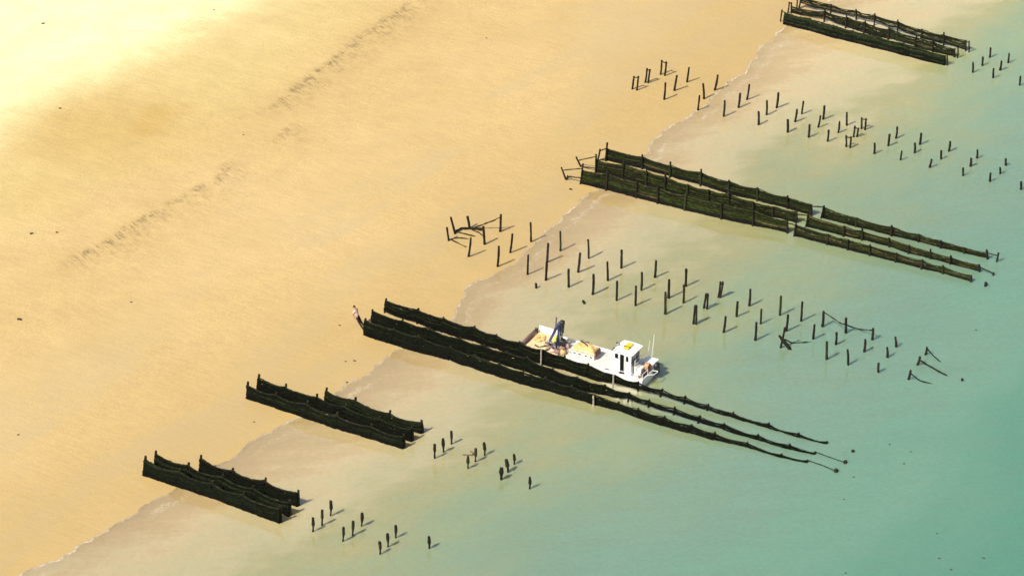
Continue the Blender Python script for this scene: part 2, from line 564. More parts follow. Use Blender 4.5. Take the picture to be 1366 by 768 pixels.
tax = axis(-62, 78, 0.45, 4000)
nax = axis(-74, 60, 0.35, 4000)
sheet('beach', SAND, tax, nax, ground_z, {'shore': shore_dist, 'dry': f_dry, 'wrack': f_wrack, 'patch': f_patch, 'pale': f_pale})
nsea = axis(-30, 60, 0.3, 4000)
nsea = nsea[nsea > -36]
tsea = axis(-62, 78, 0.3, 4000)
sheet('sea_water', WATER, tsea, nsea, lambda x, y: np.zeros_like(x), {'shore': shore_dist})

# ------------------------------------------------------------------ posts
def tint(kind):
    k = random.random()
    if kind == 'pale':
        return (0.35, 0.30, 0.24)
    b = 0.75 + 0.6 * random.random()
    if k < 0.25:
        return (0.022 * b, 0.026 * b, 0.010 * b)
    return (0.019 * b, 0.016 * b, 0.011 * b)

def post_shape(mb, b, t, r, below=0.5, club=False, kind='dark'):
    """a rough driven post from under the ground at b up to t"""
    b = Vector(b); t = Vector(t)
    ax = (t - b)
    L = ax.length
    ax.normalize()
    pts, rad, cols = [], [], []
    k = 9
    c0 = tint(kind)
    ph = random.random() * 6
    side = Vector((math.cos(ph), math.sin(ph), 0))
    for i in range(k + 1):
        s = -below + (L + below) * i / k
        f = max(0, s / L)
        q = b + ax * s + side * 0.02 * math.sin(f * 4 + ph)
        rr = r * (1.08 - 0.10 * f) * (0.9 + 0.2 * random.random())
        if club:
            rr = r * (0.62 if f < 0.42 else 1.15 - 0.25 * max(0, (f - 0.75) / 0.25)) * (0.85 + 0.3 * random.random())
        pts.append(q); rad.append(rr)
        g = 0.8 + 0.4 * random.random()
        cols.append(tuple(x * g for x in c0))
    pts.append(t + ax * 0.03); rad.append(rad[-1] * 0.55); cols.append(tuple(x * 1.5 for x in c0))
    mb.tube(pts, rad, 8, jit=0.07, cols=cols)

POSTS_UPPER = [(846,101.8,843.2,119.2),(851.8,101.8,849.3,120.6),(863.5,91.5,860.6,110.4),(867.1,92.5,864.5,111),(883.1,80.7,881.1,99.7),
 (889.1,82.7,886.6,101.2),(887.6,110.6,886.2,133.1),(903,100.7,899.5,121.2),(919.4,90.1,916.3,110),(938.3,111.6,938.9,132.1),
 (957.7,100.3,953.6,120.6),(933.1,127.4,931.1,147.3),(966.8,134.2,965.7,155.5),(987.7,124.3,985,143.8),(1000,112.6,996.3,133.1),
 (1012.3,148.9,1011.8,166.7),(1023.3,134,1022.5,153.6),(1038.7,123.7,1035.8,144.2),(1051.2,159.6,1050.6,176.6),(1063.3,145.8,1060.8,162.6),
 (1071.7,135,1069.6,152.4),(1079.9,166.3,1078.9,183.3),(1094.6,154.4,1091.6,170),(1099.8,141.3,1098.2,159.5),(1105.5,173.3,1104.2,188.9),
 (1120.1,162.1,1118.3,177.2),(1129.8,149.9,1129.5,167.6),(1129,181.1,1128.7,196),(1135.5,182.4,1133.9,197.3),(1140.4,168.1,1138.6,183),
 (1145.1,170.7,1143.3,183),(1149.8,156.9,1149,172),(1155.5,158.2,1153.7,173.3),(1166.7,190.8,1166.5,205.1),(1186.8,179,1185,194.9),
 (1197,169.4,1195.4,184.5),(1203.2,201.4,1201.1,213.7),(1220.7,190.8,1220.1,204),(1229.3,177.7,1226.9,192.8),(1242.8,212.4,1240.2,223.6),
 (1255.6,200.7,1255.3,212.4),(1267.5,188.9,1266,202),(1285,223.6,1284.5,234.5),(1295.9,211.1,1294.4,222),(1304,199.9,1303.2,211.1),
 (1321.5,230.6,1320.4,242.3),(1334.2,223.3,1334.2,231.9),(1341.8,211.6,1341.5,220.7),(1362.1,242.3,1362.1,252.8)]
POSTS_TOP = [(1321.7,63.9,1320.2,76.9),(1346.2,71.2,1344.9,84.2),(1311,76.1,1310.5,87.9),(1298.3,83.4,1297.5,97),(1336,81.4,1334.2,93.9),
 (1325.6,91.3,1324.6,104.3),(1361.3,101.7,1360.3,114.2)]
POSTS_BOAT = [(596.4,303.2,598.4,321.2),(601.5,289.5,607,312),(624,288.4,626.1,304.4),(628.2,317.1,625.1,342.4),(644.6,301.8,646.6,326),
 (668.5,286,667.1,309),(683.5,312,680.8,337),(665.5,328.4,664,355.5),(707.7,296.6,708.5,322.7),(704.6,339.7,703.8,366.3),
 (731.5,324.3,729.6,350),(729.6,349,728,373.9),(747.7,308.5,747.5,334.6),(715.3,377.6,714.9,384.2),(758.7,358.5,758.3,383.1),
 (774.3,337.2,771,363.3),(784.5,319.6,785.4,344.8),(791.9,365.9,790.9,392.6),(810.4,348.9,810.8,374.5),(829.6,333.1,828.6,357.7),
 (823.1,374.9,822.7,400.8),(848.5,381.1,847.7,407.7),(856.3,363.3,855.7,387.2),(778,400.6,779.2,404.9),(875.6,347.5,873.5,370),
 (892.9,372.5,891.7,397.7),(887.9,389.2,887.5,419),(915.4,358.5,914.8,381.9),(912.3,380,911.9,404),(927.3,406.9,925,432),
 (929.2,407,928.3,432.5),(941.9,391.3,939,411.3),(944.4,391.3,942.9,412.3),(961.3,375.6,958.3,396.5),(964.4,375.8,960.6,397),
 (968.3,422,965.2,443.3),(984,401.9,982.5,422.5),(1001,385.6,999.8,407.9),(1015.8,412,1014.6,432),(1009.4,429.8,1007.3,453.8),
 (1041.7,394.6,1040.4,420.6),(1051.3,419.6,1048.8,441.5),(1070.6,402.3,1068.5,428.3),(1086.7,432.5,1084.8,452.3),(1099,414.8,1097,435.5),
 (1047,436.7,1041.5,463.8),(1128.9,423.9,1128,444),(1164.7,437.5,1163.8,453),(1103,455.3,1102.8,479.3),(1116,443.3,1115.3,459.5),
 (1130.7,466,1131.6,486.5),(1154.4,452.5,1153,469),(1183.6,463,1184,476.6),(1194.8,449.2,1195.3,462.4),(1172,483.7,1171.5,496.4),
 (1236.8,462.8,1234.6,472.7),(1227.5,475.5,1224,486.5),(1214.8,493.8,1212,505.9),(1283.6,504.8,1283.3,507.5)]
POSTS_CENTRE = [(580.1,592,579.6,611.2),(591.1,584.3,591.6,603),(601.9,574.6,602.4,592),(624.4,607.9,624.2,624.6),(634.4,597.7,634.2,615.6),
 (646,590,646.5,606.9),(669,623.3,668.5,639.4),(675.7,612.5,677.7,629.2),(685.9,605.4,685.9,619),(707.2,636,706.4,651.7)]
POSTS_CORNER = [(417.7,690.2,417.4,708.6),(429.7,679.7,429.7,700.4),(441.5,667.6,441,687.6),(458.2,702.7,457.6,721.4),(471,694.5,470.5,713.7),
 (483,683.8,482.5,701.4),(506.6,721.9,507.1,738.6),(517.1,711.2,517.3,729.1),(527.8,700.1,528.1,716.8),(572.4,715,572.4,731.2)]

EXA = math.radians(-29.7)
EX = Vector((math.cos(EXA), math.sin(EXA), 0))
EY = Vector((-EX.y, EX.x, 0))
ORD = ['first','second','third','fourth','fifth','sixth','seventh','eighth','ninth','tenth','eleventh','twelfth','thirteenth','fourteenth',
       'fifteenth','sixteenth','seventeenth','eighteenth','nineteenth','twentieth']
SHELLW = {}

def field(posts, cuts, where, group, pairs=(), bars=(), club=False, skip=(), r0=0.082):
    pa = {i: j for i, j in pairs}
    sec = set(j for _, j in pairs)
    items = []
    for i, p in enumerate(posts):
        if i in sec or i in skip:
            continue
        b = base(p[2], p[3])
        v = b.dot(EY); u = b.dot(EX)
        row = 0 if v < cuts[0] else (1 if v < cuts[1] else 2)
        items.append((row, u, i, b))
    items.sort(key=lambda q: (q[0], q[1]))
    cnt = [0, 0, 0]
    for row, u, i, b in items:
        cnt[row] += 1
        rowname = ('near', 'middle', 'far')[row]
        o_ = ORD[cnt[row] - 1]
        p = posts[i]
        t = above(b, p[0], p[1])
        if i in pa:
            q = posts[pa[i]]
            b2 = base(q[2], q[3])
            t2 = above(b2, q[0], q[1])
            T = thing('paired_posts', f'pair of tied posts, {o_} from the beach in the {rowname} row {where}', 'mussel posts', b, group)
            for bb, tt in ((b, t), (b2, t2)):
                mb = MB(); post_shape(mb, bb, tt, r0 * 0.9); mb.build('post', TIM, T)
            mb = MB()
            if i in bars:
                e = (t2 - t).normalized() * 0.08
                mb.tube([t - e - Vector((0,0,0.10)), (t+t2)/2 - Vector((0,0,0.12)), t2 + e - Vector((0,0,0.10))], 0.045, 6, (0.03,0.025,0.016), 0.15)
                mb.build('crossbar', TIM, T)
            else:
                e = (t2 - t).normalized() * 0.05
                m_ = Vector((0,0,-0.18))
                mb.tube([t - e + m_, (t + t2) / 2 + m_, t2 + e + m_], 0.10, 8, (0.018,0.016,0.010), 0.12)
                mb.build('lashing', ROPE, T)
            continue
        L = (t - b).length
        look = 'dark wooden mussel post'
        r = r0 * (0.9 + 0.25 * random.random())
        if club:
            look = 'mussel covered post'
            r = 0.095
            if i in (6, 7) and 'centre' in where:
                r = 0.135
        if L < 0.5:
            look = 'short broken post stump'
        T = MB()
        post_shape(T, b, t, r, club=club)
        o = T.build('mussel_post', TIM, None, org=b)
        tag(o, f'{look}, {o_} from the beach in the {rowname} row {where}', 'mussel post', group)

field(POSTS_UPPER, (33.5, 35.1), 'between the upper fences', 'posts between the two upper fences',
      pairs=((0,1),(2,3),(4,5),(27,28),(29,30),(31,32)), bars=(0,2,4,27,29,31))
field(POSTS_TOP, (50.3, 51.9), 'beyond the top fence', 'posts beyond the seaward end of the top fence')
field(POSTS_BOAT, (3.2, 5.6), 'above the boat', 'posts in the field above the boat', pairs=((29,30),(31,32),(33,34)))
field(POSTS_CENTRE, (-22.4, -21.4), 'at bottom centre', 'posts off the lower fence', club=True)
field(POSTS_CORNER, (-34.2, -33.2), 'at bottom left', 'posts off the lowest fence', club=True)

for px, py, tx, ty, lab in ((1137.9,602,1137.4,599.8,'short dark post stump poking from green water beyond the longest fence rows'),
                            (1314.5,381.3,1315.7,376.5,'short dark post stump in the water below the right end of the middle fence')):
    b = base(px, py)
    m_ = MB(); post_shape(m_, b, above(b, tx, ty), 0.12)
    tag(m_.build('mussel_post', TIM, None, org=b), lab, 'mussel post', 'lone stumps at the fence ends')

# ------------------------------------------------------------------ ropes and timbers hanging between the bare posts
def line_thing(name, pts, r, lab, cat, grp=None, sag=0.0, jit=0.25, col=(0.022, 0.019, 0.012)):
    out_ = []
    for a, b in zip(pts[:-1], pts[1:]):
        a = Vector(a); b = Vector(b)
        k = max(3, int((b - a).length / 0.25))
        for i in range(k):
            f = i / k
            out_.append(a.lerp(b, f) + Vector((0, 0, -4 * sag * f * (1 - f) + 0.03 * (random.random() - 0.5))))
    out_.append(Vector(pts[-1]))
    m_ = MB()
    m_.tube(out_, [r * (0.6 + 0.8 * random.random()) for _ in out_], 6, col, jit)
    o = m_.build(name, ROPE, None, org=out_[0])
    return tag(o, lab, cat, grp)

def on(i, tx, ty, L=None):
    p = (L or POSTS_BOAT)[i]
    return above(base(p[2], p[3]), tx, ty)

GR = 'loose ropes hanging off posts'
line_thing('hanging_rope', [on(44,1099.3,416), on(46,1121,431.0), on(46,1129,433), at(1144,438.6,0.06), on(47,1164.5,440.5)], 0.045,
           'dark rope sagging between three posts right of the boat field', 'rope', GR)
line_thing('hanging_rope', [on(45,1046,452), at(1056,457,0.05), at(1074,456.5,0.03), at(1082,455.8,-0.03)], 0.04,
           'dark rope trailing on the water behind the fallen timber', 'rope', GR)
line_thing('fallen_timber', [above(base(1041.5,463.8), 1039.2, 447.5), at(1050,461,0.25), at(1055.4,467.5,-0.1)], 0.10,
           'dark timber leaning against a post and falling into the water', 'timber', jit=0.1)
line_thing('hanging_rope', [on(55,1236.5,464.5), at(1245,474.5,0.15), at(1258,485,-0.06)], 0.045, 'thin dark rope dropping from the farthest of three rope tied posts', 'rope', GR)
line_thing('hanging_rope', [on(56,1227.5,480.5), at(1241,488.5,0.15), at(1264,502,-0.06)], 0.065, 'thick dark rope dropping from the middle of three rope tied posts', 'rope', GR)
line_thing('hanging_rope', [on(57,1215,498), at(1228,508,0.08), at(1249,513.3,-0.06)], 0.04, 'thin dark rope dropping from the nearest of three rope tied posts', 'rope', GR)
GW = 'torn ropes on the sand'
line_thing('torn_rope', [on(5,668,289), on(5,660,293.5), base(632,304.0), base(620,306.5)], 0.05, 'torn dark rope slung from a post top down to the sand', 'rope', GW)
line_thing('torn_rope', [base(606,310), base(615,306.5) + Vector((0,0,.15)), base(627,306) + Vector((0,0,.1)), base(644,308.5) + Vector((0,0,.2))], 0.075, 'thick torn rope lying across the sand between three posts', 'rope', GW)
line_thing('torn_rope', [base(600,319), base(612,318) + Vector((0,0,.08)), base(625,318.5)], 0.045, 'torn rope end lying straight on sand at the leftmost post', 'rope', GW)
line_thing('torn_rope', [base(602,320), base(611,325) + Vector((0,0,.05)), base(622,329.5)], 0.045, 'torn rope running from the leftmost post toward the lower post', 'rope', GW)
line_thing('torn_rope', [base(611,310), base(620,313) + Vector((0,0,.08)), base(634,315.5)], 0.05, 'torn rope lying on sand below the thick torn rope', 'rope', GW)
line_thing('torn_rope', [base(630,307), base(638,311) + Vector((0,0,.1)), base(647,317)], 0.04, 'torn rope curling on sand beside the right hand post', 'rope', GW)
line_thing('drift_branch', [at(617,606.5,.02), at(624,606,.06), at(630,606.5,.05), at(631.5,603.5,.06), at(627,601.3,.02)], 0.035, 'bent pale brown branch floating beside the club shaped posts', 'branch', col=(0.16, 0.10, 0.06))

# ------------------------------------------------------------------ mussel fences
STYLE = {  # top: paler tint that paints a highlight onto the uppermost rope
 'dark': dict(N=12, th=0.80, side=-1, top=(0.016, 0.018, 0.009), cols=[(0.0042,0.0064,0.0027)]*5 + [(0.0066,0.0095,0.0034),(0.012,0.015,0.006),(0.005,0.0045,0.003)], low=(0.0038,0.0042,0.0027)),
 'weedy': dict(N=13, th=0.80, side=1, top=(0.030, 0.036, 0.012), cols=[(0.014,0.020,0.005),(0.020,0.028,0.006),(0.030,0.034,0.010),(0.011,0.014,0.006),(0.016,0.021,0.006),(0.013,0.012,0.007),(0.024,0.030,0.008),(0.075,0.058,0.026)], low=(0.009,0.009,0.007)),
 'stringy': dict(N=9, th=0.64, side=1, top=(0.020, 0.024, 0.010), cols=[(0.016,0.020,0.008),(0.026,0.030,0.012),(0.013,0.014,0.007),(0.018,0.024,0.008),(0.070,0.060,0.026)], low=(0.012,0.012,0.008)),
 'green': dict(N=11, th=0.82, side=-1, top=(0.020, 0.030, 0.012), cols=[(0.0060,0.0108,0.0042),(0.0096,0.0180,0.0060),(0.0060,0.0078,0.0048),(0.0180,0.0240,0.0096)], low=(0.0060,0.0060,0.0054)),
}

def mussel_fence(label, group, posts, style, nt=0.93, nb=0.0, sag=0.17, skipbay=(), extra=None, kinds=None, tail=None, pr=0.075):
    st = STYLE[style]
    k = len(posts)
    nt = nt if hasattr(nt, '__len__') else [nt] * k
    nb = nb if hasattr(nb, '__len__') else [nb] * k
    bs = [base(p[0], p[1]) for p in posts]
    ts = [above(b, p[2], p[3]) for b, p in zip(bs, posts)]
    T = thing('mussel_fence', label, 'mussel fence', bs[0], group)
    for i, (b, t) in enumerate(zip(bs, ts)):
        mb = MB()
        kd = (kinds or {}).get(i, 'dark')
        if kd == 'pale':
            b = b - EY * 0.34; t = t - EY * 0.34
        post_shape(mb, b, t, pr * (0.9 + 0.2 * random.random()) * (0.75 if kd == 'pale' else 1), below=0.6, kind=kd)
        mb.build('post', PALE if kd == 'pale' else TIM, T, label='pale bare wooden post' if kd == 'pale' else None)
    nrm = EY * st['side']
    ropecol = [random.choice(st['cols']) for _ in range(st['N'])]
    for i in range(k - 1):
        if i in skipbay:
            continue
        b0, b1, t0, t1 = bs[i], bs[i+1], ts[i], ts[i+1]
        L = (b1 - b0).length
        # some of each bay hangs below the water where the bed has dropped away
        mb = MB()
        n_ = st['N']
        sg = sag * (L / 2.4)
        seg = max(6, int(L / 0.17))
        span = ((t0 - b0).length * (nt[i] - nb[i]) + (t1 - b1).length * (nt[i+1] - nb[i+1])) / 2
        r = st['th'] * max(span, 0.18) / n_
        for j in range(n_):
            f = j / (n_ - 1)
            if style == 'stringy' and random.random() < 0.08:
                continue
            col = st['low'] if f < 0.28 else (st['top'] if j == n_ - 1 else ropecol[j] if random.random() < 0.85 else random.choice(st['cols']))
            f0 = nb[i] + (nt[i] - nb[i]) * f
            f1 = nb[i+1] + (nt[i+1] - nb[i+1]) * f
            a = b0.lerp(t0, f0); c_ = b1.lerp(t1, f1)
            pts, rad, cols = [], [], []
            ph = random.random() * 6
            dz = (random.random() - 0.5) * r * 0.4
            s_j = sg * (0.55 + 0.45 * f) * (0.95 + 0.1 * random.random())
            for q in range(seg + 1):
                u = q / seg
                p = a.lerp(c_, u)
                p = p + Vector((0, 0, -4 * s_j * u * (1 - u) + dz * math.sin(math.pi * u) + 0.018 * math.sin(7 * u + ph)))
                p = p + nrm * (pr + r * 0.5 + 0.03 * math.sin(5 * u + ph * 2) + 0.03 * random.random())
                if q in (0, seg):
                    p = p + (c_ - a).normalized() * (0.02 if q else -0.02)
                pts.append(p)
                rad.append(max(0.02, r * (0.75 + 0.5 * random.random())))
                g = 0.6 + 0.8 * random.random()
                cols.append(tuple(x * g for x in col))
            if j == n_ - 1:
                rad = [x * 0.75 for x in rad]
            mb.tube(pts, rad, 6, jit=0.22, cols=cols)
        mb.build('rope_panel', ROPE, T)
    for e in (extra or ()):
        kind, pts = e
        if kind == 'post':
            b = base(*pts[0]); t = above(b, *pts[1])
            mb = MB(); post_shape(mb, b, t, pr * 0.9); mb.build('end_post', TIM, T)
        elif kind == 'rail':       # between two post bases' upright planes: ((base px), (pixel)), ...
            P = [above(base(*q[0]), *q[1]) for q in pts]
            mb = MB()
            L = []
            for a, b in zip(P[:-1], P[1:]):
                for s in range(5):
                    L.append(a.lerp(b, s / 5) + Vector((0, 0, 0.03 * (random.random() - .5))))
            L.append(P[-1])
            mb.tube(L, 0.045, 6, (0.024, 0.020, 0.012), 0.3)
            mb.build('rail', TIM, T)
    if tail:
        P = [at(*q) for q in tail]
        P[0] = P[0] + Vector((0, 0, 0.05))
        L = []
        for a, b in zip(P[:-1], P[1:]):
            for s in range(6):
                L.append(a.lerp(b, s / 6) + Vector((0, 0, 0.03)))
        L.append(P[-1] + Vector((0, 0, 0.03)))
        mb = MB(); mb.tube(L, 0.028, 6, (0.02, 0.02, 0.014), 0.3); mb.build('tail_rope', ROPE, T)
        b = base(*tail[-1]); mb = MB(); post_shape(mb, b, b + Vector((0, 0, 0.20)), 0.13); mb.build('end_post', TIM, T)
    return T

G3 = 'long fence rows beside the boat'
mussel_fence('long dark rope fence right beside the white boat, farthest of its three rows', G3,
 [(512.7,417,515.6,398),(556.6,431.7,558.1,411.2),(588.8,442.7,591.8,422.9),(630.6,454.4,633.5,434.7),(660.5,464,662.7,445.6),(692,474,693.4,455.1),
  (724.2,485,725.6,463),(752,491.5,753.5,474.2),(783.5,502,785,484.4),(820.3,514.5,821.7,497.5),(851,521.7,851.7,508.6),(881,529,884,518.4),(912.5,538.6,914.7,527.6),
  (943.2,547.3,945.4,538.6),(977.3,556.3,978.3,549),(1024.4,569.5,1025.9,563.7),(1065.4,582,1065.4,576.9),(1103,591,1103.5,588)], 'dark',
 nt=[.97]*6+[.88]+[.97]*2+[.9]+[.97]*8, nb=[.25,.21,.15,.13,.12,.10,.05,0,.02,.34,.40,.46,.36,.30,.22,.05,0,-.3], kinds={6:'pale', 9:'pale'}, sag=0.16)
mussel_fence('long dark rope fence, middle one of the three rows beside the boat', G3,
 [(496.2,428.8,497.3,412.7),(535.7,444,537.6,425.9),(571.7,455,573.5,436.9),(612.7,467.5,614.5,450),(644.4,476.5,646,459.5),(675,486,676.6,468.3),(702,494,703.7,475.6),
  (736.5,507,738.1,490.8),(769,518,770.3,502),(806.5,526,807,512.5),(837.5,535.6,840,523.2),(865,543,866.4,532.7),(898.6,553.2,900.3,542.2),(931,564,934.5,554),
  (965.2,573,966.7,564),(1010.5,585.6,1012,579),(1053.7,598,1053.7,591.5),(1087.4,605,1087.4,602)], 'dark',
 nt=.97, nb=[.1,.03,0,0,0,0,0,0,.05,.12,.45,.42,.36,.36,.28,.1,.1,-.2], sag=0.14, tail=[(1087.4,603.5),(1110,611),(1127.6,617.0)],
 extra=[('post', ((803.3,526),(802.6,513)))])
mussel_fence('long dark rope fence with a person at its beach end, nearest of three rows', G3,
 [(486.4,445.6,487.8,424.4),(523,457.6,525.9,437.6),(556.6,467.6,558.8,447.1),(598.4,480,601.3,461.7),(631,490,634,472.5),(662.7,499.8,666.4,483.7),(696,511,698.5,494.2),
  (726.4,518.5,727.8,502.7),(761.5,528.5,763,513.7),(794.3,538.6,795,524.5),(824.7,546,825.4,535.6),(850.3,555.4,851.7,543.7),(882.5,566.4,887.6,554.7),(919.8,576,922.8,565.7),
  (952,585.4,954.2,576),(996.6,595,997.3,589),(1042.7,609,1042.7,604.5),(1077,616,1077,613)], 'dark',
 nt=.96, nb=[.05,.05,.05,.16,.10,.02]+[0]*4+[.08,.05,.05,0,0,-.2,-.3,-.5], sag=0.13, kinds={9:'pale'}, tail=[(1077,614.5),(1098,621),(1115.2,628.6)])

G4 = 'short fence rows left of centre'
mussel_fence('dark rope fence left of centre, nearest of its three rows on the sand', G4,
 [(329.9,529.8,331.1,508.7),(368.6,542.3,369,523),(410,556.9,410.8,534.3),(449.8,570.2,450.4,549.7),(496.1,584,496.1,565),(539.6,597.2,538.8,578.4)], 'dark',
 nt=.86, nb=0.02, sag=0.17, pr=0.085)
mussel_fence('dark rope fence left of centre, middle of its three rows', G4,
 [(343.8,520,345.9,498.9),(380,531.5,381.7,511.8),(422,545,423.3,525),(461,558,462,538.4),(506,574,507.2,554.8),(550.8,587.6,549.6,568)], 'dark', nt=.86, nb=0.02, sag=0.17, pr=0.085)
mussel_fence('dark rope fence left of centre, shorter row at the back', G4,
 [(434,533.7,436,516.9),(473.5,549,474.6,529.6),(519.5,566,520.5,547.2),(564,577,562.7,560)], 'dark', nt=.86, nb=0.02, sag=0.17, pr=0.085)
G5 = 'short fence rows at lower left'
mussel_fence('dark rope fence at lower left, nearest of its three rows', G5,
 [(191.9,632.3,194.4,608),(239.5,647.5,240.4,624.3),(283.5,662.5,284.2,640.4),(325,677.5,325.7,655.7),(374.6,696.6,374.9,673.7)], 'dark', nt=.88, nb=0.0, sag=0.2, pr=0.085)
mussel_fence('dark rope fence at lower left, middle of its three rows', G5,
 [(207,623,208.4,601),(251,638,251.8,616.6),(297,653.5,297.9,632.3),(337.7,668,338.4,647),(387,687,387,666)], 'dark', nt=.88, nb=0.0, sag=0.2, pr=0.085)
mussel_fence('dark rope fence at lower left, shorter row at the back', G5,
 [(267.4,629,268.6,606.7),(310,644,310.8,623.9),(354,658.5,354.6,636.6),(398.4,674,398,653.2)], 'dark', nt=.88, nb=0.0, sag=0.2, pr=0.085)

G2 = 'weedy fence rows above the bare post field'
def PB(bx, by): return (bx, by)
mussel_fence('weedy green rope fence, farthest landward row above the boat post field', G2,
 [(808,215.1,810,190.5),(856.7,226,856.7,206.4),(893.3,237,894.5,215.9),(934,248,935.6,225.7),(971.5,259.6,972.7,240.2),(1009.6,268.4,1010.8,250.1),(1050.3,278.7,1050.7,261.1),(1082,288.2,1082.5,272.8)],
 'weedy', nt=[.66,.8,.72,.74,.83,.84,.82,.95], nb=[.05,.1,.08,.1,.06,.06,.04,.02], sag=0.10,
 extra=[('post', ((797.5,214),(800.5,199))), ('rail', (((797.5,214),(800.3,201.3)), ((808,215.1),(807.8,198.3)))), ('rail', (((797.5,214),(797.8,214)), ((808,215.1),(807.3,212.5)))),
        ('rail', (((1082,288.2),(1082.6,275)), ((1095.4,291.1),(1098.5,276))))])
mussel_fence('weedy green rope fence, farthest seaward row above the boat post field', G2,
 [(1095.4,291.1,1099.4,274.3),(1141.4,303,1142.6,290.6),(1189.2,315,1189.6,300.6),(1225.2,323,1225.7,312.5),(1254.8,331,1255.3,320.9),(1286,338,1286.3,330.4),(1317.3,345.5,1316.4,333)],
 'weedy', nt=[.82,.95,.78,.9,.9,.95,.62], nb=0.02, sag=0.10,
 extra=[('post', ((1329.3,349),(1332.4,337.1))), ('rail', (((1317.3,345.5),(1316.5,337.5)), ((1329.3,349),(1331.5,340.8))))])
mussel_fence('weedy green rope fence, middle landward row above the boat post field', G2,
 [(794.5,231,795.2,206),(830.3,240,831.8,215.1),(861.8,248.5,862.3,226.6),(886.9,256.5,887.9,230.5),(916,266,917.6,245.9),(944.5,273.5,946,253),(972.3,279.5,972.8,257.5),(1004.2,288,1004.6,269.2),(1030.8,290,1030.8,275.8),(1062,297.7,1063.2,282.6)],
 'weedy', nt=[.64,.76,.84,.72,.9,.88,.86,.9,.92,.95], nb=0.02, sag=0.09,
 extra=[('post', ((774.4,222.5),(768.8,209.3))), ('rail', (((774.4,222.5),(771.9,214)), ((794.5,231),(793.4,209.3)))), ('rail', (((774.4,222.5),(776,222.5)), ((794.5,231),(794,224.5)))),
        ('rail', (((1062,297.7),(1063.2,286.0)), ((1075,302.8),(1077.5,287.5))))])
mussel_fence('weedy green rope fence, middle seaward row above the boat post field', G2,
 [(1075,302.8,1078,285.3),(1125.2,315.5,1125.9,301.3),(1149.8,320.5,1150.3,304.9),(1186.3,329.5,1186.3,317.3),(1211.4,338.5,1213,326.8),(1241,345.5,1241.7,332.3),(1267.5,352.8,1268.4,340.7),(1306.8,362.6,1306.1,352.6)],
 'weedy', nt=[.84,.86,.74,.84,.86,.66,.74,.86], nb=0.02, sag=0.09,
 extra=[('rail', (((1306.8,362.6),(1306.8,355.5)), ((1325.2,366.5),(1325.4,365.0)))), ('post', ((1324.6,367.2),(1325.8,363.6)))])
mussel_fence('weedy green rope fence, nearest landward row above the boat post field', G2,
 [(774,245.6,778,218.8),(808.4,254.2,810,229),(848.8,264.5,850,241.8),(877.3,271.8,877.6,250),(913.2,281,914.7,259),(962,292.5,962.5,270.6),(1004.2,301.5,1004.6,281),(1050.3,311,1050.3,295.5)],
 'weedy', nt=[.64,.84,.86,.86,.84,.9,.9,.95], nb=0.0, sag=0.09,
 extra=[('post', ((755,240),(748.8,223.2))), ('rail', (((755,240),(751.7,226.9)), ((774,245.6),(776,225.1)))), ('post', ((755.4,240.3),(757.6,234.2))), ('rail', (((755.4,240.3),(758.2,235.6)), ((774,245.6),(774.3,237.4)))),
        ('rail', (((1050.3,311),(1050.3,297.5)), ((1059.4,315.3),(1061.5,300.5))))])
mussel_fence('weedy green rope fence, nearest seaward row above the boat post field', G2,
 [(1059.4,315.3,1061.7,298.5),(1103.2,326.6,1104,312.5),(1130.7,333.8,1131.4,319.7),(1159.8,341.2,1160.5,326.4),(1194.4,349.8,1196.3,337.1),(1229.3,359,1230.5,346),(1257.7,365.5,1258,353.8),(1295,376,1295.8,367.7)],
 'weedy', nt=[.86,.92,.92,.86,.86,.82,.74,.95], nb=0.02, sag=0.09)

G1 = 'fence rows at the top right'
mussel_fence('stringy rope fence at the top right, farthest of its three rows', G1,
 [(1065.9,11.8,1069,-6),(1107.6,17.5,1108.6,6.1),(1142,26.9,1142.2,12.8),(1166.3,34.3,1167,18.2),(1197,44,1197.9,26.5),(1228.3,52.5,1230,39.1),(1258.5,60.8,1259.4,43.5),(1288,68.2,1288.7,54.1)],
 'stringy', nt=[.93,.9,.82,.82,.80,.88,.76,.95], nb=[.36,.2,.38,.40,.34,.16,.14,.04], sag=0.12, pr=0.065,
 extra=[('post', ((1062.5,12.3),(1064,-5))), ('post', ((1292.5,69.8),(1293,55))), ('rail', (((1288,68.2),(1288.6,56)), ((1292.5,69.8),(1293,56.5))))])
mussel_fence('stringy rope fence at the top right, middle of its three rows', G1,
 [(1055,18.4,1056,3.6),(1099.2,29.5,1100.7,12.3),(1127.9,38,1129.2,21),(1152,45,1154.5,28.2),(1184.7,53.5,1186,36.4),(1220,63,1222.8,48.4),(1244,69.8,1245,53.4),(1272.9,76.4,1273.3,65.5)],
 'stringy', nt=[.62,.78,.80,.84,.84,.82,.80,.93], nb=[.1,.36,.16,.10,.06,.04,.03,.02], sag=0.12, pr=0.065,
 extra=[('post', ((1051,17.4),(1053,3.1))), ('rail', (((1051,17.4),(1052.8,4.5)), ((1055,18.4),(1056,5)))), ('post', ((1277.3,77.5),(1278,63.8)))])
mussel_fence('dark green rope fence at the top right, nearest of its three rows', G1,
 [(1045.4,31.8,1047.6,16.5),(1079.2,40,1080.6,24.5),(1111,49.2,1112,33.5),(1136.6,55.5,1138,40.5),(1169.9,63.8,1171,48.5),(1205.2,72.8,1206,57.5),(1233,80,1233.6,65.5),(1260.8,86.9,1261,74.2)],
 'green', nt=.99, nb=0.0, sag=0.08, pr=0.065,
 extra=[('post', ((1041,29.2),(1043.3,13.3))), ('rail', (((1041,29.2),(1043,14.5)), ((1045.4,31.8),(1047.4,18)))), ('post', ((1263.2,87.7),(1263.8,73.7)))])

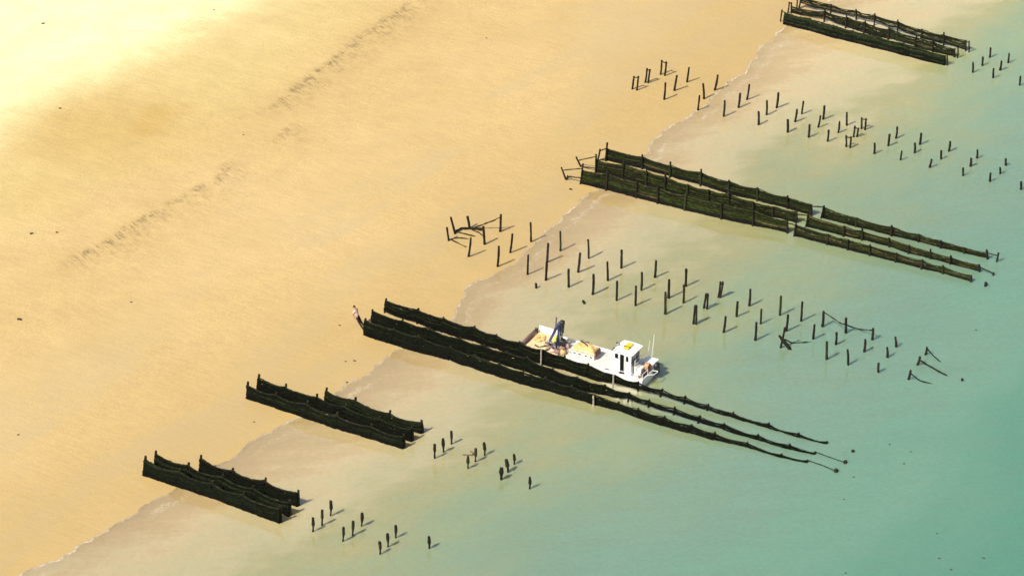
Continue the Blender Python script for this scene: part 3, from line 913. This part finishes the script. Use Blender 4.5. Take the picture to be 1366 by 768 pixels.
# ------------------------------------------------------------------ the work boat
BO = at(818.5, 495.2, 0.6)
BO.z = 0
BA = math.radians(-29.5)
boat = thing('work_boat', 'white flat decked mussel barge with blue crane and wheelhouse, moored by the longest fence', 'boat', BO, rotz=BA)
Y0, Y1 = -0.30, 2.30
mb = MB()
mb.prism_y([(-7.37,0.59),(-7.40,0.38),(-6.5,-0.45),(2.35,-0.45),(2.45,0.58),(-6.6,0.58)], Y0, Y1)
hull = mb.build('hull', WHITE, boat)
mb = MB()
mb.box((-4.75,Y0+0.07,0.575),(2.40,Y1-0.07,0.605)); mb.build('deck', DECK, boat)
mb = MB(); mb.box((-7.34,Y0+0.07,0.60),(-4.755,Y1-0.07,0.632)); mb.build('foredeck', SANDY, boat)
mb = MB()
mb.box((-7.30,Y0,0.58),(2.45,Y0+0.07,0.74), bev=0.015); mb.build('bulwark', WHITE, boat)
mb = MB()
mb.box((-5.55,Y1-0.07,0.58),(2.45,Y1,0.74), bev=0.015)
mb.box((-7.30,Y1-0.07,0.58),(-5.56,Y1+0.01,1.12), bev=0.015)
mb.build('bulwark', WHITE, boat)
mb = MB(); mb.box((2.38,Y0+0.07,0.58),(2.45,Y1-0.07,0.74), bev=0.01); mb.build('transom_rail', WHITE, boat)
mb = MB()
mb.tube([(-7.38,-0.22,0.80),(-7.38,0.5,0.80),(-7.40,1.2,0.80),(-7.42,1.95,0.80)], [0.13,0.15,0.15,0.13], 12); mb.build('bow_roller', RUST, boat, smooth=True)
for yy in (-0.27, 2.0):
    mb = MB(); mb.box((-7.5,yy-0.05,0.60),(-7.26,yy+0.06,1.0), bev=0.02); mb.build('roller_bracket', DARK, boat)
for xx in (-6.3, -3.9, -0.8, 1.9):
    mb = MB(); mb.lump((xx, Y1 + 0.09, 0.36), (0.13, 0.09, 0.2), jit=0.02); mb.build('fender', DARK, boat)
for xx in (-4.3, -0.45, 0.55):
    mb = MB(); mb.tube([(xx-0.14,-0.16,0.74),(xx+0.14,-0.16,0.74)],0.035,6); mb.tube([(xx,-0.16,0.60),(xx,-0.16,0.74)],0.03,6); mb.build('cleat', DARK, boat)
# wheelhouse
wx0, wx1, wy0, wy1, wz0, wz1 = 0.0, 1.36, 0.02, 1.34, 0.60, 2.36
mb = MB(); mb.prism_y([(wx0,wz0),(wx1,wz0),(wx1+0.02,wz1),(wx0+0.06,wz1),(wx0-0.02,2.1)][::-1], wy0, wy1)
wh = mb.build('wheelhouse', WHITE, boat)
mb = MB()
rp = []
for i in range(9):
    u = i / 8
    x = -0.16 + u * (wx1 + 0.38)
    z = wz1 + 0.12 * math.sin(math.pi * (0.12 + 0.78 * u)) - (0.16 * (1 - u / 0.13) if u < 0.13 else 0)
    rp.append((x, z + 0.02))
rp2 = [(x, z - 0.06) for x, z in reversed(rp)]
mb.prism_y((rp + rp2)[::-1], wy0 - 0.14, wy1 + 0.12); mb.build('roof', WHITE, wh)
def panel(name, m, x0, x1, z0, z1, y, fr=0.05):
    mb = MB(); mb.box((x0,y-0.03,z0),(x1,y-0.004,z1)); p = mb.build(name, m, wh)
    mb = MB()
    for lo, hi in (((x0-fr,y-0.045,z0-fr),(x1+fr,y-0.002,z0)),((x0-fr,y-0.045,z1),(x1+fr,y-0.002,z1+fr)),((x0-fr,y-0.045,z0),(x0,y-0.002,z1)),((x1,y-0.045,z0),(x1+fr,y-0.002,z1))):
        mb.box(lo, hi)
    mb.build('frame', WHITE, wh)
panel('window', GLASS, 0.10, 0.36, 1.76, 2.16, wy0)
panel('dark_doorway', GLASS, 0.51, 0.83, 0.84, 2.20, wy0)  # dark panel paints the unlit interior of an open doorway
panel('window', GLASS, 0.98, 1.18, 1.72, 2.16, wy0)
mb = MB(); mb.box((0.50,wy0-0.10,0.70),(0.86,wy0-0.005,0.76)); mb.build('door_step', DARK, wh)
for y0_, y1_ in ((0.15,0.62),(0.74,1.22)):
    mb = MB(); mb.box((wx1+0.02,y0_,1.35),(wx1+0.045,y1_,2.2)); mb.build('window', GLASS, wh)
    mb = MB(); mb.box((wx0-0.035,y0_,1.5),(wx0-0.012,y1_,2.0)); mb.build('window', GLASS, wh)
for y_, z_ in ((0.02,2.26),(0.26,2.28),(0.72,2.50)):
    mb = MB(); mb.tube([(-0.22,y_+0.08,z_),(-0.10,y_+0.08,z_)],[0.075,0.05],8); mb.build('navigation_light', DARK, wh)
mb = MB(); mb.box((-0.05,0.55,2.46),(0.10,0.70,2.60), bev=0.02); mb.build('roof_lamp', STEEL, wh)
# rails at the stern
mb = MB()
for z in (0.95, 1.3, 1.65):
    mb.tube([(1.62,0.15,z+0.2),(1.62,1.25,z+0.2)],0.022,6)
mb.tube([(1.62,0.15,0.6),(1.62,0.15,1.9)],0.022,6); mb.tube([(1.62,1.25,0.6),(1.62,1.25,1.9)],0.022,6)
mb.build('ladder_rail', WHITE, boat)
mb = MB()
mb.tube([(1.4,-0.22,0.62),(1.4,-0.22,1.02),(2.0,-0.22,1.02),(2.0,-0.22,0.62)],0.026,6)
mb.tube([(2.40,0.30,0.74),(2.62,0.32,0.92),(2.95,0.55,0.92),(3.0,1.0,0.92),(2.9,1.2,0.85),(2.42,1.25,0.74)],0.03,6)
mb.tube([(2.40,-0.2,0.74),(2.40,-0.2,1.15),(2.42,0.6,1.15),(2.42,0.6,0.74)],0.022,6)
mb.build('stern_rail', WHITE, boat)
mb = MB(); mb.box((1.55,1.50,0.60),(2.38,2.22,1.10), bev=0.03); lk = mb.build('engine_locker', WHITE, boat)
mb = MB(); mb.box((1.50,1.44,1.10),(2.44,2.27,1.17), bev=0.02); mb.build('lid', WHITE, lk)
mb = MB(); mb.box((2.46,1.35,0.30),(2.78,1.85,1.22), bev=0.09); eng = mb.build('outboard_engine', DARK, boat)
mb = MB(); mb.box((2.50,1.52,-0.4),(2.62,1.68,0.30)); mb.build('engine_leg', STEEL, eng)
for x_, y_, h_ in ((1.42,2.20,1.35),(1.75,2.20,1.95)):
    mb = MB(); mb.tube([(x_+.15,y_,1.15),(x_+0.29,y_+0.03,1.15+h_)],[0.028,0.016],6); mb.build('antenna', WHITE, boat)
# crane
cx, cy = -5.02, 0.95
mb = MB(); mb.box((cx-0.30,cy-0.30,0.61),(cx+0.30,cy+0.30,0.86), bev=0.04); mb.tube([(cx,cy,0.86),(cx,cy,1.55)],[0.16,0.13],12)
cr = mb.build('crane', BLUE, boat)
def bar(a, b, w_, h_):
    a = Vector(a); b = Vector(b)
    d = (b - a)
    L = d.length
    q = d.to_track_quat('X', 'Z').to_matrix().to_4x4()
    m_ = Matrix.Translation(a) @ q
    return (0, -w_/2, -h_/2), (L, w_/2, h_/2), m_
mb = MB()
for dy in (-0.10, 0.10):
    lo, hi, m_ = bar((cx+0.05,cy+dy,1.35),(cx+0.10,cy+dy+0.05,2.62),0.06,0.17); mb.box(lo,hi,mtx=m_)
lo, hi, m_ = bar((cx+0.02,cy,2.55),(cx+0.36,cy+0.12,2.72),0.30,0.20); mb.box(lo,hi,mtx=m_, bev=0.03)
mb.build('boom', BLUE, cr)
mb = MB()
lo, hi, m_ = bar((cx+0.05,cy+0.02,2.66),(cx-0.62,cy-0.05,1.10),0.16,0.18); mb.box(lo,hi,mtx=m_, bev=0.02)
lo, hi, m_ = bar((cx-0.62,cy-0.05,1.16),(cx-0.70,cy-0.10,0.78),0.10,0.12); mb.box(lo,hi,mtx=m_)
mb.build('arm', BLUE, cr)
mb = MB(); mb.tube([(cx+0.32,cy+0.14,2.60),(cx+0.30,cy+0.10,1.9)],0.10,8); mb.tube([(cx+0.30,cy+0.10,1.9),(cx+0.22,cy+0.04,1.3)],0.045,8); mb.build('hydraulic_cylinder', DARK, cr)
mb = MB(); mb.tube([(cx-0.12,cy+0.05,2.5),(cx-0.34,cy+0.02,1.95)],0.06,8); mb.tube([(cx-0.34,cy+0.02,1.95),(cx-0.56,cy,1.35)],0.035,8); mb.build('hydraulic_cylinder', STEEL, cr)
mb = MB(); mb.tube([(cx-0.30,cy+0.10,1.9),(cx-0.22,cy+0.12,2.98)],[0.05,0.06],8); mb.build('hose_post', RUST, cr)
mb = MB(); mb.box((cx-0.22,cy-0.36,1.25),(cx+0.02,cy-0.16,1.62), bev=0.03); mb.build('control_box', HIVIS, cr)
mb = MB()
for k in range(5):
    a = k * 1.257
    p0 = Vector((cx-0.72,cy-0.12,0.92))
    mb.tube([p0, p0+Vector((0.22*math.cos(a),0.22*math.sin(a),-0.02)), p0+Vector((0.30*math.cos(a),0.30*math.sin(a),-0.26))],[0.045,0.04,0.02],6)
mb.lump((cx-0.72,cy-0.12,0.94),(0.11,0.11,0.11),jit=0.03); mb.build('grapple', STEEL, cr)
mb = MB()
for k in range(4):
    y_ = cy - 0.2 + 0.1 * k
    mb.tube([(cx+0.15,y_,2.45),(cx-0.25,y_-0.05,2.0+0.1*k),(cx-0.15,y_-0.1,1.2),(cx+0.1,y_-0.2,0.75)],0.022,6)
mb.build('hydraulic_hose', DARK, cr)
mb = MB(); mb.box((cx+0.10,cy-0.10,2.48),(cx+0.42,cy+0.26,2.86), bev=0.05); mb.build('winch', DARK, cr)
mb = MB(); mb.box((cx+0.22,cy-0.32,0.86),(cx+0.56,cy+0.16,1.42), bev=0.04); mb.build('valve_block', DARK, cr)
mb = MB()
for dy in (-0.34, 0.34):
    mb.tube([(cx+0.5,cy+dy,0.62),(cx+0.22,cy+dy*0.5,1.5),(cx+0.1,cy,2.1)],0.035,6)
mb.build('stay', STEEL, cr)

def bw(x, y, z):
    return BO + Vector((math.cos(BA)*x - math.sin(BA)*y, math.sin(BA)*x + math.cos(BA)*y, z))

def bthing(name, label, cat, x, y, z, group=None):
    return thing(name, label, cat, bw(x, y, z), group, rotz=BA)

def fish_bin(x, lab):
    T = bthing('fish_bin', lab, 'bin', x, 1.05, 0.606, 'white bins on the deck')
    mb = MB()
    w2, d2_, h = 0.44, 0.46, 0.56
    for lo, hi in (((-w2,-d2_,0.06),(w2,d2_,0.10)),((-w2,-d2_,0.10),(w2,-d2_+0.04,h)),((-w2,d2_-0.04,0.10),(w2,d2_,h)),((-w2,-d2_+0.04,0.10),(-w2+0.04,d2_-0.04,h)),((w2-0.04,-d2_+0.04,0.10),(w2,d2_-0.04,h))):
        mb.box(lo, hi)
    mb.box((-w2-0.015,-d2_-0.02,h-0.06),(w2+0.015,-d2_-0.002,h)); mb.box((-w2-0.015,d2_+0.002,h-0.06),(w2+0.015,d2_+0.02,h))
    mb.build('tub', WHITE, T)
    for sx in (-1, 1):
        mb = MB(); mb.box((sx*0.21-0.10,-d2_-0.012,0.15),(sx*0.21+0.10,-d2_-0.003,0.25)); mb.build('slot', DARK, T)
    for sx in (-1, 1):
        mb = MB(); mb.box((sx*(w2-0.06)-0.06,-d2_+0.02,0.0),(sx*(w2-0.06)+0.06,d2_-0.02,0.06)); mb.build('foot', WHITE, T)
fish_bin(-3.28, 'white slotted bin on deck, the one nearer the crane')
fish_bin(-2.36, 'white slotted bin on deck, the one nearer the wheelhouse')
T = bthing('netting_heap', 'tan netting heaped in a flat mound over the two white bins', 'netting', -2.82, 1.05, 1.10)
mb = MB()
gx, gy = 25, 14
vv, ff = [], []
for i in range(gx):
    for j in range(gy):
        u = i / (gx - 1) * 2 - 1; v = j / (gy - 1) * 2 - 1
        e_ = max(abs(u) ** 5, abs(v) ** 4)
        z = 0.30 * (1 - e_) - 0.06 * e_ + 0.05 * math.sin(u * 5 + v * 3) * (1 - e_) + 0.05 * (random.random() - 0.5)
        vv.append((u * 0.97 + 0.02 * random.random(), v * 0.52 + 0.03 * (random.random() - 0.5), z))
for i in range(gx - 1):
    for j in range(gy - 1):
        a_ = i * gy + j
        ff.append((a_, a_ + gy, a_ + gy + 1, a_ + 1))
nv0 = len(vv)
vv += [(x * 0.97, y * 0.95, min(z, 0.02) - 0.05) for x, y, z in vv]
rim = [(i, 0) for i in range(gx)] + [(gx-1, j) for j in range(1, gy)] + [(i, gy-1) for i in range(gx-2, -1, -1)] + [(0, j) for j in range(gy-2, 0, -1)]
rim = [i * gy + j for i, j in rim]
ff += [(p + nv0, q + nv0, q, p) for p, q in zip(rim, rim[1:] + rim[:1])]
ff += [tuple(k + nv0 for k in reversed(f)) for f in ff[:(gx-1)*(gy-1)]]
mb.add(vv, ff)
mb.build('cover', TAN, T)
mb = MB(); mb.tube([(-0.55,0.25,0.34),(-0.2,0.12,0.37),(0.12,-0.05,0.36),(0.2,-0.12,0.34)],0.045,6,jit=0.2); mb.build('tie_rope', DARK, T)
mb = MB()
for k in range(6):
    mb.tube([(0.92,-0.36+0.14*k,0.18),(0.98,-0.36+0.14*k,0.0),(0.96,-0.35+0.14*k,-0.30)],0.05,6,jit=0.3)
mb.build('fringe', RUST, T)
GS = 'sacks heaped by the crane'
T = bthing('rope_tangle', 'dark tangle of ropes and weed strewn round the foot of the crane', 'rope', -5.15, 0.40, 0.612)
mb = MB()
for k in range(16):
    a = random.random() * 6.28; q0 = Vector((random.uniform(-0.7, 0.65), random.uniform(-0.35, 0.6), 0.04))
    P_ = [q0]
    for m_ in range(5):
        a += random.uniform(-0.9, 0.9)
        P_.append(P_[-1] + Vector((0.13 * math.cos(a), 0.13 * math.sin(a), random.uniform(-0.03, 0.09))))
    mb.tube(P_, random.uniform(0.02, 0.045), 6, jit=0.3)
mb.build('strands', BROWN, T)
mb = MB()
for k in range(9):
    mb.lump((random.uniform(-0.55, 0.6), random.uniform(-0.3, 0.5), 0.07), (random.uniform(.06,.13), random.uniform(.06,.12), 0.08), jit=0.3, seg=8, rings=5)
mb.build('clumps', DARK, T)
for k, (x, y, z, r, m_, lab) in enumerate(((-4.62,0.18,0.61,(0.26,0.20,0.18),BROWN,'brown lumpy mussel sack at the foot of the crane'),
    (-4.25,0.28,0.61,(0.22,0.24,0.20),TAN,'tan mussel sack nearest the white bins beside the crane'),
    (-4.50,0.62,0.61,(0.24,0.2,0.22),BROWN,'brown mussel sack behind the tan one beside the crane'),
    (-5.05,0.16,0.61,(0.22,0.2,0.16),SHIRT,'pale pink mussel sack in front of the crane'),
    (-4.45,1.15,0.61,(0.2,0.2,0.24),SHIRT,'pink mussel sack behind the crane base on the far side'))):
    T = bthing('mussel_sack', lab, 'sack', x, y, z, GS)
    mb = MB(); mb.lump((0,0,r[2]*0.9), r, jit=0.14); mb.build('bag', m_, T, smooth=True)
    mb = MB(); mb.tube([(0,0,r[2]*1.7),(0.03,0.02,r[2]*2.15)],[0.05,0.07],6); mb.build('knot', DARK, T)
for k, (x, y, l, lab) in enumerate(((-6.6,0.35,0.8,'dark rope lying across the sandy foredeck'),(-5.9,0.1,0.6,'short dark rope on foredeck beside the crane'))):
    a = bw(x, y, 0.65); b = bw(x + l, y + 0.35, 0.65); c_ = bw(x + l * 0.5, y - 0.1, 0.65)
    line_thing('deck_rope', [a, c_, b], 0.05, lab, 'rope', 'ropes on the foredeck')
T = bthing('net_pile', 'low tan pile of net at the bow of the boat', 'netting', -6.75, 1.35, 0.612)
mb = MB()
for k in range(5):
    mb.lump((0.25*math.cos(k*1.3),0.35*math.sin(k*1.3),0.07),(0.22,0.24,0.10),jit=0.2)
mb.build('net', TAN, T)
# stern gear
T = bthing('equipment_box', 'pale box standing on the stern deck behind the wheelhouse', 'box', 1.75, 0.58, 0.606)
mb = MB(); mb.box((-0.30,-0.26,0.0),(0.28,0.26,0.56), bev=0.03); mb.build('case', WHITE, T)
mb = MB(); mb.box((-0.32,-0.28,0.56),(0.30,0.28,0.62), bev=0.02); mb.build('lid', DECK, T)
T = bthing('rope_coil', 'orange rope coil hung at the stern beside the pale box', 'rope', 2.15, 1.05, 0.606)
mb = MB()
for k in range(5):
    pts = []
    for i in range(17):
        a = 2 * math.pi * i / 16
        pts.append((0.06*(k-2), (0.25+0.015*(k%2))*math.cos(a), 0.46+0.27*math.sin(a)))
    mb.tube(pts, 0.05, 6, jit=0.15)
mb.build('coil', ORANGE, T, smooth=True)
mb = MB(); mb.box((-0.10,-0.34,0.0),(0.10,0.34,0.14), bev=0.02); mb.build('stand', BROWN, T)
T = bthing('stern_gear', 'heap of dark pipes and rope between the pale box and the engine', 'gear', 2.02, 0.72, 0.606)
mb = MB()
for k in range(10):
    a = random.random() * 6.28
    q0 = Vector((random.uniform(-0.1, 0.25), random.uniform(-0.5, 0.1), 0.05))
    mb.tube([q0, q0 + Vector((0.2*math.cos(a), 0.25*math.sin(a), random.uniform(0.1, 0.5)))], random.uniform(0.025, 0.05), 6, jit=0.15)
mb.build('pipes', DARK, T)
mb = MB()
for k in range(6):
    mb.lump((random.uniform(-0.1, 0.25), random.uniform(-0.6, 0.0), 0.08), (0.10, 0.09, 0.09), jit=0.25, seg=8, rings=5)
mb.build('rope_heap', BROWN, T)
T = bthing('yellow_float', 'flat yellow float lying on the white wheelhouse roof', 'float', 0.75, 0.72, 2.50)
mb = MB(); mb.box((-0.20,-0.50,0.0),(0.24,0.46,0.09), bev=0.035); mb.build('pad', YEL, T)
mb = MB(); mb.box((-0.24,-0.2,0.03),(0.28,-0.13,0.10)); mb.build('strap', DARK, T)

# ------------------------------------------------------------------ the person
def skin_mesh(name, verts, edges, radii, m, parent, sub=1, rootv=0):
    me = bpy.data.meshes.new(name)
    me.from_pydata([tuple(v) for v in verts], edges, [])
    me.materials.append(m)
    o = bpy.data.objects.new(name, me)
    COL.objects.link(o)
    o.parent = parent
    sk = o.modifiers.new('skin', 'SKIN')
    sk.use_smooth_shade = True
    lay = me.skin_vertices[0] if len(me.skin_vertices) else None
    if lay is None:
        bpy.context.view_layer.objects.active = o
        bpy.ops.mesh.customdata_skin_add()
        lay = me.skin_vertices[0]
    for i, r in enumerate(radii):
        lay.data[i].radius = (r, r) if not hasattr(r, '__len__') else r
        lay.data[i].use_root = (i == rootv)
    ss = o.modifiers.new('sub', 'SUBSURF')
    ss.levels = sub
    ss.render_levels = sub
    return o

pb_ = base(485.8, 439.3)
per = thing('person', 'person in pink shirt and dark waders leaning back by the longest fence', 'person', pb_, rotz=EXA)
# local: +x faces the fence, y to the left, z up
J = [(-0.53,0,0.90),(-0.58,0,1.04),(-0.66,0,1.24),(-0.715,0,1.40),(-0.74,0,1.49),(-0.775,0,1.60),(-0.79,0,1.70),
     (-0.705,0.19,1.40),(-0.74,0.25,1.12),(-0.60,0.22,0.90),
     (-0.705,-0.19,1.40),(-0.80,-0.24,1.13),(-0.66,-0.24,0.88),
     (-0.52,0.10,0.86),(-0.32,0.13,0.47),(-0.03,0.15,0.10),(0.12,0.16,0.05),
     (-0.52,-0.10,0.86),(-0.28,-0.13,0.46),(0.02,-0.15,0.10),(0.17,-0.16,0.05)]
R_ = [.12,.12,.14,.12,.055,.085,.075,.065,.05,.035,.065,.05,.035,.09,.06,.045,.04,.09,.06,.045,.04]
E_ = [(0,1),(1,2),(2,3),(3,4),(4,5),(5,6),(3,7),(7,8),(8,9),(3,10),(10,11),(11,12),(0,13),(13,14),(14,15),(15,16),(0,17),(17,18),(18,19),(19,20)]
def hand(wi, dirx):
    wv_ = Vector(J[wi])
    d = Vector((0.55, 0.0, -0.83)).normalized()
    side = Vector((0, 1, 0))
    nrm_ = Vector((0.83, 0, 0.55))
    palm = len(J); J.append(tuple(wv_ + d*0.06)); R_.append(.030); E_.append((wi, palm))
    for k, ln in enumerate((.075,.085,.08,.06)):
        o_ = side * (0.030 - 0.020 * k)
        a = len(J)
        J.append(tuple(wv_ + d*0.10 + o_)); J.append(tuple(wv_ + d*(0.10+ln*0.55) + o_ + nrm_*0.012)); J.append(tuple(wv_ + d*(0.10+ln*0.9) + o_ + nrm_*0.035))
        R_.extend([.010,.009,.008]); E_.extend([(palm,a),(a,a+1),(a+1,a+2)])
    a = len(J)
    J.append(tuple(wv_ + d*0.045 + nrm_*0.035)); J.append(tuple(wv_ + d*0.085 + nrm_*0.055)); R_.extend([.011,.009]); E_.extend([(palm,a),(a,a+1)])
hand(9, 1); hand(12, -1)
body = skin_mesh('body', J, E_, R_, SKIN, per, 1)
# face
mb = MB()
for s in (-1, 1):
    mb.lump((-0.705, 0.033*s, 1.665), (0.012, 0.016, 0.010), jit=0.0, seg=8, rings=5)
mb.build('eyes', HAIR, per, org=(0,0,0))
mb = MB(); mb.lump((-0.690,0,1.635),(0.022,0.014,0.026),jit=0.0,seg=8,rings=5)
for s in (-1, 1):
    mb.lump((-0.785,0.088*s,1.645),(0.022,0.012,0.034),jit=0.0,seg=8,rings=5)
mb.build('nose_and_ears', SKIN, per, org=(0,0,0))
mb = MB(); mb.lump((-0.700,0,1.590),(0.010,0.024,0.007),jit=0.0,seg=8,rings=5); mb.build('mouth', RUST, per, org=(0,0,0))
mb = MB(); mb.lump((-0.815,0,1.700),(0.100,0.096,0.090),jit=0.05,seg=12,rings=8); mb.build('hair', HAIR, per, org=(0,0,0), smooth=True)
skin_mesh('shirt', [(-0.56,0,0.98),(-0.59,0,1.08),(-0.66,0,1.24),(-0.715,0,1.40),(-0.735,0,1.46),(-0.708,0.20,1.40),(-0.73,0.235,1.24),(-0.708,-0.20,1.40),(-0.765,-0.225,1.24)],
          [(0,1),(1,2),(2,3),(3,4),(3,5),(5,6),(3,7),(7,8)], [.135,.14,.16,.14,.075,.085,.07,.085,.07], SHIRT, per, 1)
skin_mesh('waders', [(-0.53,0,0.90),(-0.56,0,1.03),(-0.52,0.10,0.85),(-0.32,0.13,0.47),(-0.03,0.15,0.11),(0.15,0.165,0.055),(-0.52,-0.10,0.85),(-0.28,-0.13,0.46),(0.02,-0.15,0.11),(0.20,-0.165,0.055)],
          [(0,1),(0,2),(2,3),(3,4),(4,5),(0,6),(6,7),(7,8),(8,9)], [.145,.145,.115,.085,.07,.06,.115,.085,.07,.06], WADER, per, 1)

# ------------------------------------------------------------------ small drift on the sand and on the water
GD = 'weed clumps drifted on the sand'
DR = [(57.5,32,.16,'small dark weed clump on the bright sand near the top left corner'),(80,145.5,.14,'small dark weed clump on the left edge of the bright sand'),
      (285.5,14,.10,'tiny weed clump at the top of the bright sand'),(42,312,.17,'larger of two dark weed clumps near the left edge'),(76,310,.14,'smaller right hand one of two weed clumps near the left edge'),
      (26,426,.22,'long dark weed clump alone near the left edge at mid height'),(175,403,.10,'tiny weed clump left of the short fences on plain sand'),(649,51,.09,'tiny dark weed clump high on the beach at top centre'),
      (473,481.5,.12,'dark weed clump on wet sand below the person'),(461,482,.09,'tiny weed clump left of the one below the person'),(463,510,.10,'weed clump beside the wet edge below the person'),
      (453,434,.10,'slim weed clump left of the person'),(339,563,.09,'tiny weed clump below the fence left of centre'),(461,482.5,.0,''),
      (761,253,.16,'brown weed clump on sand under the beach end of the weedy fence'),(325,180,.09,'tiny weed clump near the upper drift line'),(24.5,580,.10,'tiny weed clump near lower left edge')]
for px, py, r, lab in DR:
    if r <= 0:
        continue
    b = base(px, py)
    mb = MB()
    for k in range(3):
        mb.lump(b + Vector(((k-1)*r*0.4, (random.random()-.5)*r, r*0.25)), (r*0.42, r*0.36, r*0.36), col=(1,1,1), jit=0.3, seg=8, rings=5)
    tag(mb.build('weed_clump', WEED, None, org=b), lab, 'weed clump', GD)
GF = 'weed floating on the green water'
FL = [(1312,744,.14,'dark weed floating near the bottom right corner of the picture'),(1269,759.5,.11,'small dark weed floating lowest near the bottom right'),(1206,618,.12,'brown weed floating right of the longest fence ends'),
      (1215,602.5,.09,'small weed floating above the brown one right of the fences'),(1187,592.5,.10,'brown weed floating nearest the lone stump'),(1128,764,.11,'brown weed floating at the bottom edge'),
      (1253,744,.12,'brown weed floating left of the dark one near the bottom right'),(1250,711,.10,'faint weed patch floating lower right'),(1139,636,.10,'slim weed floating below the fence ends'),(1302,440,.10,'small weed floating near the right edge'),
      (1126,666,.08,'tiny weed floating below the slim one')]
for px, py, r, lab in FL:
    b = at(px, py, 0.0)
    mb = MB()
    for k in range(3):
        mb.lump(b + Vector(((k-1)*r*0.5, (random.random()-.5)*r, 0.0)), (r*0.34, r*0.30, 0.04), jit=0.3, seg=8, rings=4)
    tag(mb.build('floating_weed', WEED, None, org=b), lab, 'weed clump', GF)
